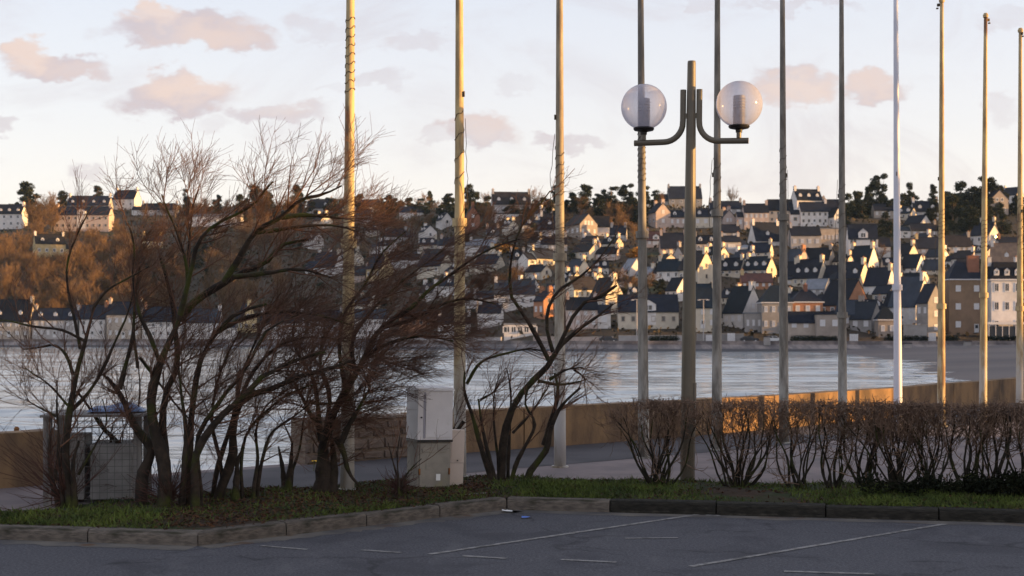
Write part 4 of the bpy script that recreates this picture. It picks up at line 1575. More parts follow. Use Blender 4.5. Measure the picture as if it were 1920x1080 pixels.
def tree(kind, x, y, hpx, wide=1.0, D=None, named=True, label=None, group=None, var=None):
    if D is None:
        D = hit(x, y)
    k = hpx * D / F / HGT[kind] * (0.95 if kind in ('pine', 'evergreen') else 1.0)
    tr, cr = PROTO[kind][var if var is not None else random.randrange(len(PROTO[kind]))]
    nm = {'pine': 'pine_tree', 'evergreen': 'evergreen_tree', 'bare': 'bare_tree', 'bush': 'garden_bush', 'gold': 'garden_bush'}[kind]
    X = (x - 960) / F * D
    root = empty(nm, (X, D, terrain(X, D) - 0.2), random.uniform(0, 6.28))
    root.scale = (k * wide, k * wide, k)
    obj('trunk', tr, root)
    obj('crown', cr, root)
    cat = 'bush' if kind in ('bush', 'gold') else 'tree'
    if named:
        TREES.append((root, kind, x, y))
    else:
        tag(root, label, cat, group)
    return root


# ridge and landmark trees: kind, px x, px base y, px height, width factor
for a in [('evergreen', 50, 388, 58, 1.35), ('evergreen', 118, 384, 40, 1.2), ('evergreen', 182, 384, 38, 1.3), ('bare', 85, 412, 52, 1.1),
          ('pine', 352, 398, 46, 0.8), ('pine', 412, 398, 34, 0.9), ('pine', 480, 402, 56, 1.1), ('pine', 560, 402, 56, 1.15), ('pine', 505, 404, 46, 1.0), ('evergreen', 450, 408, 40, 1.4),
          ('evergreen', 584, 410, 30, 1.6), ('evergreen', 640, 402, 30, 1.6), ('evergreen', 676, 396, 30, 1.5), ('evergreen', 712, 396, 30, 1.7), ('evergreen', 752, 392, 30, 1.6),
          ('bare', 790, 396, 34, 1.4), ('evergreen', 806, 392, 42, 0.8), ('evergreen', 838, 394, 38, 1.0), ('pine', 878, 402, 58, 0.95), ('evergreen', 892, 408, 44, 1.3),
          ('evergreen', 730, 402, 34, 1.4), ('bare', 912, 392, 36, 1.1), ('bare', 1008, 396, 44, 1.2), ('pine', 1042, 400, 54, 0.7), ('evergreen', 1030, 412, 36, 1.3),
          ('pine', 1074, 404, 38, 0.9), ('pine', 1102, 404, 60, 1.15), ('pine', 1132, 402, 48, 1.0), ('pine', 1148, 404, 58, 1.05), ('pine', 1176, 402, 58, 1.15), ('pine', 1208, 402, 54, 1.1), ('pine', 1228, 400, 44, 0.9),
          ('evergreen', 1120, 418, 42, 1.5), ('evergreen', 1160, 424, 46, 1.5), ('evergreen', 1195, 420, 44, 1.5), ('bare', 1170, 444, 40, 1.4), ('bare', 1190, 456, 40, 1.3),
          ('bare', 1242, 390, 30, 1.0), ('bare', 1372, 392, 42, 0.9), ('bare', 1392, 392, 32, 0.9), ('bare', 1416, 390, 46, 1.15), ('bare', 1446, 388, 34, 1.2),
          ('evergreen', 1480, 386, 26, 1.2), ('evergreen', 1606, 404, 48, 1.2), ('evergreen', 1628, 398, 44, 1.1), ('pine', 1650, 402, 76, 1.0), ('evergreen', 1584, 420, 36, 1.2),
          ('evergreen', 1706, 390, 50, 1.0), ('evergreen', 1728, 388, 46, 0.9), ('pine', 1752, 390, 46, 0.9), ('evergreen', 1778, 404, 54, 1.3), ('evergreen', 1800, 402, 64, 1.4),
          ('evergreen', 1826, 404, 66, 1.3), ('pine', 1850, 402, 72, 1.1), ('evergreen', 1876, 396, 44, 1.2), ('evergreen', 1786, 432, 60, 1.5), ('evergreen', 1818, 436, 62, 1.4),
          ('evergreen', 1842, 430, 54, 1.3), ('evergreen', 1766, 446, 40, 1.2), ('evergreen', 1880, 440, 40, 1.5), ('evergreen', 1660, 440, 44, 1.2), ('evergreen', 1645, 460, 40, 1.2),
          ('bare', 1652, 498, 40, 1.0), ('gold', 1188, 484, 24, 1.4), ('gold', 935, 478, 26, 2.2), ('bare', 1814, 618, 66, 0.9), ('evergreen', 1832, 596, 40, 0.9),
          ('evergreen', 1232, 512, 20, 0.9), ('bare', 1334, 616, 44, 0.9), ('gold', 1250, 500, 16, 2.0), ('gold', 1714, 522, 12, 2.2), ('bare', 1216, 544, 34, 1.6),
          ('bare', 1180, 552, 36, 1.6), ('evergreen', 1206, 552, 26, 1.8), ('evergreen', 1240, 552, 26, 1.6), ('bare', 1160, 540, 40, 1.2), ('bare', 630, 470, 62, 1.5), ('bare', 660, 476, 48, 1.2),
          ('evergreen', 1650, 560, 26, 1.8), ('bare', 985, 470, 44, 1.2), ('evergreen', 1000, 462, 40, 1.2)]:
    tree(*a)
for x in range(276, 488, 19):
    tree(('bare', 'evergreen', 'bare')[x % 3], x + random.uniform(-7, 7), random.uniform(398, 412), random.uniform(22, 38), random.uniform(0.9, 1.5))
for x in range(488, 1245, 14):
    tree(('evergreen', 'bare', 'evergreen', 'pine')[x // 14 % 4], x + random.uniform(-7, 7), random.uniform(396, 410), random.uniform(20, 36), random.uniform(1.3, 2.0))
for x in list(range(1590, 1764, 15)) + list(range(1768, 1905, 15)):
    tree('evergreen', x + random.uniform(-7, 7), random.uniform(398, 416), random.uniform(28, 46), random.uniform(1.1, 1.5))
tg = {}
for t_ in TREES:
    tg.setdefault((gap_of(t_[2]), t_[1]), []).append(t_)
TW = dict(pine='dark umbrella pine', evergreen='dark evergreen tree', bare='bare tree', bush='dark garden bush', gold='golden leafed bush')
for (g, kind), lst in tg.items():
    lst.sort(key=lambda q: (q[2], q[3]))
    for i, (root, kind, x, y) in enumerate(lst):
        if len(lst) == 1:
            lab = 'the only %s on the far hill %s' % (TW[kind], gap_words(g))
        else:
            lab = '%s, %s from left on the hill %s' % (TW[kind], ORD[i], gap_words(g))
        tag(root, lab, 'bush' if kind in ('gold', 'bush') else 'tree', 'trees on the far hill')

# wooded slope on the left and gardens between the houses: repeats nothing tells apart
rt = random.Random(17)
boxes = [(h_[1], h_[2]) for h_ in HOUSES]


def clear(x, y, dx, up, down):
    return all(not (abs(x - hx) < dx and -up < hy - y < down) for hx, hy in boxes)


cnt = 0
for _ in range(4000):
    if cnt >= 210:
        break
    x = rt.uniform(-15, 560) if rt.random() < 0.7 else rt.uniform(-15, 240)
    y = rt.uniform(425, 618)
    if x > 480 and y > 560 and rt.random() < 0.5:
        continue
    if not clear(x, y, 30, 22, 6):
        continue
    hp = rt.uniform(42, 78)
    for hx, hy in boxes:
        if abs(x - hx) < 48 and 0 < y - hy < 120 and hy < 600:
            hp = min(hp, y - hy + 6)
    if hp < 18:
        continue
    if y - hp < 424 and not clear(x, y, 46, 90, 0):
        hp *= 0.55
    tree('bare', x, y, hp, rt.uniform(0.8, 1.15), named=False, label='bare brown tree in the wood on the far slope left of the first flagpole', group='trees of the left wood')
    cnt += 1
for q in range(26):
    x, y = rt.uniform(190, 520), rt.uniform(450, 590)
    if clear(x, y, 30, 22, 6):
        tree('evergreen', x, y, rt.uniform(26, 44), rt.uniform(0.9, 1.4), named=False, label='dark evergreen among the bare trees of the left wood', group='evergreens of the left wood')
cnt = 0
for _ in range(4000):
    if cnt >= 45:
        break
    x = rt.uniform(655, 1200)
    y = rt.uniform(415, 620)
    if not clear(x, y, 32, 26, 4):
        continue
    tree('bare', x, y, rt.uniform(26, 44), rt.uniform(0.9, 1.4), named=False, label='bare brown tree between the houses behind the second, third and fourth flagpoles', group='bare garden trees')
    cnt += 1
cnt = 0
for _ in range(6000):
    if cnt >= 130:
        break
    x = rt.uniform(560, 1930)
    y = rt.uniform(400, 622)
    if not clear(x, y, 24, 14, 6):
        continue
    tree('bush', x, y, rt.uniform(9, 20), rt.uniform(0.9, 1.8), named=False, label='small dark bush between the houses on the far hillside', group='dark garden bushes')
    cnt += 1

# low scrub covering the slope
ns = 26000
Vs = []
X = rng.uniform(-260, 230, ns)
U = rng.uniform(24, 330, ns) 
Yv = np.array([P_line(a) for a in X]) + U
Zv = np.array([terrain(a, b) for a, b in zip(X, Yv)])
p = np.stack([X, Yv, Zv + rng.random(ns) * 1.3], 1)
a1 = norm(rng.normal(size=(ns, 3)))
a2 = norm(np.cross(a1, rng.normal(size=(ns, 3))))
s = (0.35 + 0.6 * rng.random(ns))[:, None]
V = np.stack([p - a1 * s, p - a2 * s * 0.6, p + a1 * s, p + a2 * s * 0.6], 1).reshape(-1, 3)
tag(obj('hillside_scrub', np_mesh('hillside_scrub', V, np.arange(4 * ns).reshape(-1, 4), M['scrub'])),
    'low brown and green scrub covering the far hillside between houses', 'scrub', kind='stuff')

# ------------------------------------------------------------------ promenade furniture on the far shore
def prom(x, s=8.0):
    """world point on the far promenade under photo column x"""
    D = 330.0
    for _ in range(6):
        D = P_line((x - 960) / F * D) + s
    return Vector(((x - 960) / F * D, D, -0.35))


for i, (x, lab) in enumerate(((1194, 'thin grey street lamp on the far promenade left of the fourth flagpole'),
                              (1319, 'thin grey street lamp on the far promenade right of the globe lamp post'))):
    p = prom(x, 4)
    r = empty('street_lamp', p, label=lab, cat='street lamp', group='street lamps on the far promenade')
    b = MB()
    b.lathe([(0.14, 0), (0.11, 4), (0.08, 9.6)], 8)
    b.build('post', M['w_grey'], r)
    b = MB()
    b.box(-1.1, 1.1, -0.07, 0.07, 9.6, 9.74)
    b.build('arm', M['w_grey'], r)
    for sx in (-1.0, 1.0):
        b = MB()
        b.hexa([(sx - .4, -.16, 9.5), (sx + .4, -.16, 9.5), (sx + .4, .16, 9.5), (sx - .4, .16, 9.5),
                (sx - .3, -.1, 9.598), (sx + .3, -.1, 9.598), (sx + .3, .1, 9.598), (sx - .3, .1, 9.598)])
        b.build('lamp_head', M['trim'], r)


def car(x, s, body, lab, rz=0.0):
    p = prom(x, s)
    r = empty('parked_car', p, rz, lab, 'car')
    b = MB()
    b.prism([(-2.0, .35), (2.05, .35), (2.1, .75), (1.9, .92), (1.1, 1.0), (.55, 1.42), (-1.1, 1.45), (-1.75, 1.0), (-2.05, .9)], -0.85, 0.85)
    b.build('body', body, r)
    b = MB()
    for y in (-0.853, 0.853):
        b.face([(.98, y, 1.0), (.52, y, 1.36), (-.22, y, 1.38), (-.22, y, 1.0)][::1 if y < 0 else -1])
        b.face([(-.32, y, 1.0), (-.32, y, 1.38), (-1.05, y, 1.38), (-1.5, y, 1.0)][::1 if y < 0 else -1])
    b.build('window', M['glass'], r)
    for wx in (-1.3, 1.3):
        for wy in (-0.80, 0.80):
            b = MB()
            b.lathe([(0.31, -0.1), (0.31, 0.1)], 14)
            w = b.build('wheel', M['tyre'], r, loc=(wx, wy, 0.31), rot=(math.pi / 2, 0, 0))
            b = MB()
            b.lathe([(0.19, -0.115), (0.19, 0.115)], 10)
            b.build('rim', M['trim'], w)
    b = MB()
    for hy in (-.575, .575):
        b = MB()
        b.box(2.05, 2.105, hy - .125, hy + .125, .68, .82)
        b.build('headlight', M['trim'], r)
    return r


car(1405, 12, M['car_dark'], 'small dark car parked on the far promenade left of the sixth flagpole')
car(1450, 7, M['car_white'], 'small white car on the far promenade just left of the sixth flagpole')
car(1140, 10, M['car_dark'], 'dark car parked on the far promenade left of the fourth flagpole')

# garden walls, gates, hedges along the far promenade
for x0, x1, s, h, m, lab in ((1160, 1290, 15, 1.5, 'w_grey', 'low grey garden wall in front of the long cream house'),
                             (1306, 1395, 15, 1.9, 'w_greystone', 'grey garden wall under the dark teal roofed house'),
                             (1486, 1576, 15, 1.7, 'w_stone', 'brown garden wall between the sixth and seventh flagpoles'),
                             (1694, 1738, 15, 4.0, 'w_greystone', 'tall grey wall between the white flagpole and the ninth'),
                             (1000, 1150, 15, 1.2, 'w_pink', 'low pinkish garden wall behind the third flagpole'),
                             (640, 940, 15, 1.0, 'w_grey', 'long low grey wall along the far promenade, second flagpole in front')):
    a, b_ = prom(x0, s), prom(x1, s)
    r = empty('garden_wall', a, math.atan2(b_.y - a.y, b_.x - a.x), lab, 'wall')
    L = (b_ - a).length
    b = MB()
    b.box(0, L, -.15, .15, -.3, h)
    b.build('wall_face', M[m], r)
    b = MB()
    b.box(-.03, L + .03, -.22, .22, h + .003, h + .13)
    b.build('coping', M['w_beige'], r)
for x, s, w, h, lab in ((1330, 14, 1.6, 1.7, 'white garden gate left of the fifth flagpole'),
                        (1371, 14, 1.8, 2.1, 'taller white garden gate right of the fifth flagpole'),
                        (1502, 14, 2.2, 1.3, 'wide white gate right of the sixth flagpole'),
                        (1601, 14, 2.0, 1.9, 'white gate right of the seventh flagpole'),
                        (1748, 14, 1.8, 2.2, 'white gate left of the ninth flagpole')):
    p = prom(x, s)
    r = empty('garden_gate', p, 0, lab, 'gate', 'gates along the far promenade')
    for q in range(5):
        b = MB()
        b.box(-w / 2 + w * q / 5 + .02, -w / 2 + w * (q + 1) / 5 - .02, -.03, .03, .08, h)
        b.build('board', M['shutter'], r)
    for zr in (.3, h - .4):
        b = MB()
        b.box(-w / 2, w / 2, .031, .07, zr, zr + .12)
        b.build('rail', M['shutter'], r)
hb = [(1664, 1735, 'long clipped dark hedge left of the ninth flagpole'), (1770, 1792, 'short dark hedge right of the ninth flagpole'),
      (1850, 1876, 'rounded dark hedge under the white hotel, left part'), (1880, 1908, 'rounded dark hedge under the white hotel, right part'),
      (1520, 1566, 'rounded dark hedge left of the seventh flagpole'), (1488, 1516, 'low dark hedge just right of the sixth flagpole'), (1222, 1268, 'dark garden hedge before the white gable of the long house')]
for x0, x1, lab in hb:
    a, b_ = prom(x0, 12), prom(x1, 12)
    r = empty('promenade_hedge', (a + b_) / 2, 0, lab, 'hedge', 'hedges along the far promenade')
    L = (b_ - a).length
    nb_ = int(L / 0.8) + 2
    V, Q = leaf_cloud([(-L / 2 + L * i / (nb_ - 1), 0, 0.75) for i in range(nb_)], [(0.9, 0.7, 0.85)] * nb_, [220] * nb_, 0.14)
    obj('foliage', np_mesh('foliage', V, Q, M['evergreen']), r)
    V, Q = tubes(np.array([[(-L / 2 + L * i / 3, 0, z) for z in (-0.1, 0.4, 0.8)] for i in range(4)]), np.full((4, 3), 0.05), 5)
    obj('stem', np_mesh('stem', V, Q, M['far_bark']), r)
for i, (x, s) in enumerate(((1702, -7.5), (1814, -5.5), (1438, -1.5))):
    p = prom(x, s)
    z = -0.75 + (s + 1) * 0.245 if s < -1 else 0.0
    r = empty('tide_marker', (p.x, p.y, z - 0.1), 0, ['dark stone block on the sloping sea wall, right of the white flagpole', 'dark stone block on the sloping sea wall, left of the tenth flagpole', 'dark stone block at the slipway left of the sixth flagpole'][i], 'block')
    b = MB()
    b.hexa([(-.7, -.7, 0), (.7, -.7, 0), (.7, .7, 0), (-.7, .7, 0), (-.6, -.6, 1.9), (.6, -.6, 1.9), (.6, .6, 1.9), (-.6, .6, 1.9)])
    b.build('block', M['w_greystone'], r)
    b = MB()
    b.box(-.75, .75, -.75, .75, 1.903, 2.05)
    b.build('cap', M['slate'], r)

# glazed veranda of the hotel by the promenade
vp = at(1882, 628, hit(1880, 628) - 6.0)
vr = empty('veranda', (vp.x, vp.y, -0.2), 0, 'white glazed veranda on the ground floor of the tall white hotel', 'veranda')
for q in range(6):
    b = MB()
    b.box(-4 + q * 1.6 - .08, -4 + q * 1.6 + .08, -1.5, -1.35, -0.5, 4.0)
    b.build('post', M['trim'], vr)
for q in range(5):
    b = MB()
    b.box(-4 + q * 1.6 + .083, -4 + (q + 1) * 1.6 - .083, -1.44, -1.40, 0.4, 3.6)
    b.build('pane', M['glass'], vr)
b = MB()
b.box(-4.3, 4.3, -1.7, 2.2, 4.003, 4.6)
b.build('roof', M['trim'], vr)
b = MB()
b.box(-3.92, 3.92, -1.48, -1.38, -0.5, 0.397)
b.build('plinth', M['trim'], vr)

# ------------------------------------------------------------------ flagpoles
def pole_pos(t):
    D = 1.2146 * (t + 11.72)
    x = POLE_PX[t]
    return Vector(((x - 960) / F * D, D, PLAZA))


PH = 7.15
LOOK = ['white', 'white', 'mid', 'grey', 'grey', 'grey', 'grey', 'new', 'white', 'white', 'white']
NAMES = ['first flagpole from the left, weathered white, rope coiled round its upper part',
         'second flagpole from the left, weathered white, right of the grey cabinets',
         'third flagpole from the left, weathered white, behind the bare shrub',
         'fourth flagpole from the left, grey, just left of the globe lamp post',
         'fifth flagpole from the left, grey, just right of the lamp post',
         'sixth flagpole from the left, darkest grey, two right of the lamp post',
         'seventh flagpole from the left, stained grey, just left of the clean white one',
         'clean smooth white flagpole, newest and thickest in the right half',
         'ninth flagpole from the left, weathered, just right of the clean white one',
         'tenth flagpole from the left, second last, its top just inside the picture',
         'last flagpole at the right edge of the picture']
rp = random.Random(21)
for t in range(11):
    p = pole_pos(t)
    r = empty('flagpole', p, rp.uniform(0, 6), NAMES[t], 'flagpole', 'flagpoles along the sea wall')
    lx, ly = rp.uniform(-.02, .02), rp.uniform(-.02, .02)
    r.rotation_euler = (ly * 0.3, lx * 0.3 + (0.006 if t == 0 else 0), r.rotation_euler[2])
    mt = M['pole_' + LOOK[t]]
    step = rp.uniform(1.6, 3.4)
    prof = []
    for i in range(15):
        z = PH * i / 14
        rad = 0.072 - (0.072 - 0.034) * (z / PH) ** 0.9
        if LOOK[t] != 'new' and z > step:
            rad -= 0.003
        prof.append((rad, z))
    b = MB()
    b.lathe(prof, 20)
    b.build('shaft', mt, r, smooth=True)
    b = MB()
    b.lathe([(0.081, step - .04), (0.081, step + .05)], 16)
    b.build('collar', mt, r)
    b = MB()
    b.lathe([(0.10, 0.0), (0.10, 0.02)], 16)
    b.build('base_plate', mt, r)
    b = MB()
    b.lathe([(0.045, PH + 0.002), (0.05, PH + .04), (0.03, PH + .08)], 12)
    b.build('cap', mt, r)
    b = MB()
    b.box(.034, .085, -.008, .008, PH - .06, PH - .01)
    b.lathe([(0.022, PH - .10), (0.022, PH - .08)], 8, 0, .08, 0)
    b.build('pulley', M['rope'], r)
    b = MB()
    zc = rp.uniform(3.6, 4.2)
    rad = 0.072 - 0.038 * (zc / PH) ** 0.9
    b.box(rad - .004, rad + .018, -.006, .006, zc - .03, zc + .03)
    b.build('cleat', M['rope'], r)
    if LOOK[t] != 'new':
        # rope wound round the shaft
        turns = rp.randint(4, 10)
        z0 = rp.uniform(3.0, 3.5) if t else 3.95
        zz = z0 + rp.uniform(0.5, 1.0)
        if t == 0:
            turns, zz = 9, 4.75
        pts_, k = [], turns * 12
        for i in range(k + 1):
            f = i / k
            z = z0 + (zz - z0) * f + 0.015 * math.sin(i * 1.7)
            rad = 0.072 - 0.038 * (z / PH) ** 0.9 + 0.0015
            a = 2 * math.pi * turns * f
            pts_.append((rad * math.cos(a), rad * math.sin(a), z))
        b = MB()
        b.tube(pts_, 0.0034, 5)
        b.build('rope', M['rope'], r)
        b = MB()
        hp_ = []
        for i in range(16):
            f = i / 15
            z = 2.5 + 1.4 * f
            hp_.append((0.066 + 0.05 * math.sin(math.pi * f) * rp.uniform(.6, 1.1), 0.02 * math.sin(7 * f), z))
        b.tube(hp_, 0.0035, 4)
        b.build('loose_rope', M['rope'], r)

# ------------------------------------------------------------------ globe lamp post
LD = 14.95
lp = at(1289, 905, LD)
lamp = empty('lamp_post', (lp.x, lp.y, 0.13), math.radians(-14), 'olive grey lamp post with two clear globes standing in the clipped hedge', 'lamp post')
lamp.rotation_euler = (0, 0.010, math.radians(-14))
LH = 4.43
b = MB()
prof = [(0.077, -0.05), (0.077, 0.5), (0.072, 1.6), (0.058, 3.0), (0.044, LH - 0.02), (0.041, LH)]
b.lathe(prof, 20)
b.build('post', M['lamp_metal'], lamp, smooth=False)
b = MB()
b.box(0.060, 0.079, -.05, .05, 0.55, 1.05)
b.build('service_door', M['lamp_metal'], lamp)
zg = 3.58      # arm level
for sg in (-1, 1):
    pts_ = [(sg * 0.085, 0, LH - 0.30), (sg * 0.085, 0, LH - 0.45), (sg * 0.085, 0, LH - 0.62)]
    for i in range(1, 9):
        a = math.pi / 2 * i / 8
        pts_.append((sg * (0.085 + 0.20 * (1 - math.cos(a))), 0, LH - 0.64 - 0.205 * math.sin(a)))
    ex = 0.60
    pts_ += [(sg * 0.38, 0, LH - 0.847), (sg * 0.50, 0, LH - 0.849), (sg * ex, 0, LH - 0.85)]
    b = MB()
    b.tube(pts_, 0.032, 10)
    arm = b.build('arm', M['lamp_metal'], lamp)
    b = MB()
    b.box(sg * 0.066 - .03, sg * 0.066 + .03, -.018, .018, LH - .60, LH - .55)
    b.build('bracket', M['lamp_metal'], lamp)
    gx = sg * 0.50
    zc = LH - 0.85 + 0.032
    b = MB()
    b.lathe([(0.026, zc), (0.026, zc + 0.055)], 12, 0, gx, 0)
    b.lathe([(0.033, zc + 0.056), (0.036, zc + 0.085), (0.10, zc + 0.10), (0.112, zc + 0.118), (0.105, zc + 0.132)], 24, 1, gx, 0)
    b.build('globe_holder', [M['lamp_metal'], M['black']], lamp)
    R = 0.242
    gz = zc + 0.125 + R * 0.93
    b = MB()
    pr = []
    for i in range(25):
        a = -math.pi / 2 + 0.40 + (math.pi - 0.40) * i / 24
        pr.append((max(0.0005, R * math.cos(a)), gz + R * math.sin(a)))
    b.lathe(pr, 40, 0, gx, 0, caps=False)
    gl = b.build('globe', M['globe'], lamp, smooth=True)
    b = MB()
    b.lathe([(0.062, gz - R * 0.9), (0.062, gz + 0.085), (0.055, gz + 0.09)], 20, 0, gx, 0)
    for q in range(7):
        b.lathe([(0.068, gz - 0.13 + q * 0.03), (0.062, gz - 0.118 + q * 0.03)], 20, 0, gx, 0)
    b.build('louvre_cylinder', mat('louvre_grey', (0.36, 0.355, 0.38), (0.30, 0.295, 0.32), 12, 0.4), gl)

# ------------------------------------------------------------------ utility cabinets
cp = at(803, 917, 14.35)
cab = empty('electrical_cabinet', (cp.x, cp.y, 0.14), math.radians(-19), 'pale grey double electrical cabinet, newer box stacked on a stained one', 'cabinet')
cab.rotation_euler = (0, 0.022, math.radians(24))
b = MB()
b.box(-.175, .175, -.145, .16, -.08, .47)
low = b.build('lower_box', M['cab_grey'], cab)
b = MB()
b.box(-.155, .150, -.158, -.147, .03, .455)
dl = b.build('door', M['cab_grey'], low)
b = MB()
b.box(-.13, .12, -.166, -.159, .375, .41)
b.build('door_handle', M['cab_grey'], dl)
b = MB()
b.box(-.09, -.03, -.163, -.159, .20, .36)
b.build('door_plate', M['cab_grey'], dl)
b = MB()
b.box(.02, .065, -.162, -.159, .09, .155)
b.build('sticker', M['white_scrap'], dl)
b = MB()
b.box(-.165, -.150, -.168, -.150, .15, .21)
b.build('hinge', M['rust'], low)
b = MB()
b.box(.152, .167, -.168, -.150, .15, .21)
b.build('latch', M['rust'], low)
b = MB()
b.box(-.19, .19, -.165, .18, .473, .495, 1)
b.box(-.185, .185, -.16, .175, .497, .985)
up = b.build('upper_box', [M['cab_white'], M['black']], cab)
b = MB()
b.hexa([(-.20, -.175, .987), (.20, -.175, .987), (.20, .19, .987), (-.20, .19, .987), (-.19, -.165, 1.012), (.19, -.165, 1.012), (.19, .18, 1.028), (-.19, .18, 1.028)])
b.build('lid', M['cab_white'], up)
b = MB()
b.box(-.105, .178, -.171, -.162, .52, .965)
dd = b.build('door', M['cab_white'], up)
b = MB()
b.box(-.125, -.108, -.166, -.161, .51, .97)
b.build('door_gap', mat('cabinet_groove', (0.30, 0.29, 0.34), rough=0.6), up)
b = MB()
b.lathe([(0.008, 0), (0.008, 0.012)], 10)
b.build('lock', M['black'], up, loc=(-.150, -.160, .72), rot=(math.pi / 2, 0, 0))
cp2 = at(853, 903, 14.6)
cab2 = empty('meter_box', (cp2.x, cp2.y, 0.14), math.radians(-12), 'narrow beige meter box leaning beside the double cabinet', 'cabinet')
cab2.rotation_euler = (0, 0.03, math.radians(8))
b = MB()
b.box(-.072, .075, -.07, .09, -.08, .235)
b.build('base', M['cab_beige'], cab2)
b = MB()
b.box(-.075, .078, -.074, .094, .238, .57)
bo = b.build('upper_cover', M['cab_beige'], cab2)
b = MB()
b.box(-.055, .058, -.079, -.075, .27, .55)
b.build('door', M['cab_beige'], bo)
b = MB()
b.lathe([(0.007, 0), (0.007, 0.012)], 8)
b.build('lock', M['black'], bo, loc=(.01, -.076, .262), rot=(math.pi / 2, 0, 0))

# ------------------------------------------------------------------ wire bin cage at the left, rusty post, litter, flowers
cg = at(186, 938, 13.45)
cage = empty('bin_cage', (cg.x, cg.y, 0.13), math.radians(8), 'small wire mesh bin cage with grey posts and flat roof behind the left shrubs', 'cage')
w, h = 0.40, 0.80
for sx in (-1, 1):
    for sy in (-1, 1):
        b = MB()
        b.box(sx * w - .035, sx * w + .035, sy * w - .03, sy * w + .03, -.05, h)
        b.build('post', M['grey_wood'], cage)
b = MB()
b.box(-w - .06, w + .06, -w - .06, w + .06, h + .003, h + .025)
b.build('roof', M['grey_wood'], cage)
b = MB()
for i in range(13):
    x = -w + 2 * w * i / 12
    for y in (-w - .033, w + .033):
        b.box(x - .0022, x + .0022, y - .0022, y + .0022, 0.02, h)
        zz = 0.05 + (h - .08) * i / 12
        b.box(-w, w, y - .0022, y + .0022, zz - .0022, zz + .0022)
    for xx in (-w - .038, w + .038):
        b.box(xx - .0022, xx + .0022, x - .0022, x + .0022, 0.02, h)
b.build('wire_mesh', M['wire'], cage)
b = MB()
b.box(-.33, -.1, -.25, .25, .03, .62)
b.build('inner_panel', M['pale_panel'], cage)
b = MB()
b.box(-.04, .33, -.28, .28, .03, .54)
b.build('inner_panel', M['pale_panel'], cage)
tp = empty('blue_tarpaulin', (cg.x + 0.17, cg.y, 0.13 + h + .036), 0.2, 'crumpled blue tarpaulin lying on the bin cage roof', 'tarpaulin')
b = MB()
n_ = 12
for i in range(n_ + 1):
    for j in range(n_ + 1):
        x, y = -.26 + .52 * i / n_, -.22 + .44 * j / n_
        e = max(0, 1 - max(abs(x) / .26, abs(y) / .22) ** 4)
        b.v.append((x, y, 0.004 + e * (0.05 + 0.018 * math.sin(17 * x + 3 * y) + 0.014 * math.sin(23 * y - 5 * x))))
for i in range(n_):
    for j in range(n_):
        q = i * (n_ + 1) + j
        b.f.append((q, q + n_ + 1, q + n_ + 2, q + 1))
        b.mi.append(0)
b.build('sheet', M['blue_tarp'], tp, smooth=True)

rpst = ground_px(31, 893, PLAZA)
r = empty('rusty_post', rpst, 0, 'thin rusty orange metal post before the wall at the left edge', 'post')
b = MB()
b.box(-.022, .022, -.022, .022, -.05, .52)
b.build('upright', M['rust'], r)
b = MB()
b.hexa([(-.026, -.026, .523), (.026, -.026, .523), (.026, .026, .523), (-.026, .026, .523), (-.01, -.01, .545), (.01, -.01, .545), (.01, .01, .545), (-.01, .01, .545)])
b.build('cap', M['rust'], r)
for x, y, m, lab, sc in ((951, 961, 'white_scrap', 'small white scrap of litter at the kerb corner', 1.0), (986, 972, 'blue_scrap', 'small blue scrap of litter on the asphalt', .8)):
    p = ground_px(x, y)
    b = MB()
    rr_ = random.Random(x)
    g = [[(-.05 + .05 * i, -.04 + .04 * j, .012 + .018 * rr_.random()) for j in range(3)] for i in range(3)]
    for i in range(2):
        for j in range(2):
            b.face([g[i][j], g[i + 1][j], g[i + 1][j + 1], g[i][j + 1]])
    o = b.build('litter_scrap', M[m], loc=p, scale=(sc, sc, sc))
    tag(o, lab, 'litter')
for x, y, lab in ((50, 893, 'small yellow flowers by the rusty post'), (588, 884, 'small yellow flower left of the thick mossy trunk')):
    p = ground_px(x, y, PLAZA)
    r = empty('yellow_flower', p, 0, lab, 'flower')
    b = MB()
    b.tube([(0, 0, -.02), (.004, 0, .06), (.012, 0, .12)], .004, 5)
    b.build('stem', M['grass'], r)
    for q in range(6):
        a = q * math.pi / 3
        b = MB()
        c, s_ = math.cos(a), math.sin(a)
        b.face([(.012, 0, .12), (.012 + .03 * c - .014 * s_, .03 * s_ + .014 * c, .125), (.012 + .05 * c, .05 * s_, .115), (.012 + .03 * c + .014 * s_, .03 * s_ - .014 * c, .125)])
        b.build('petal', M['yellow'], r)

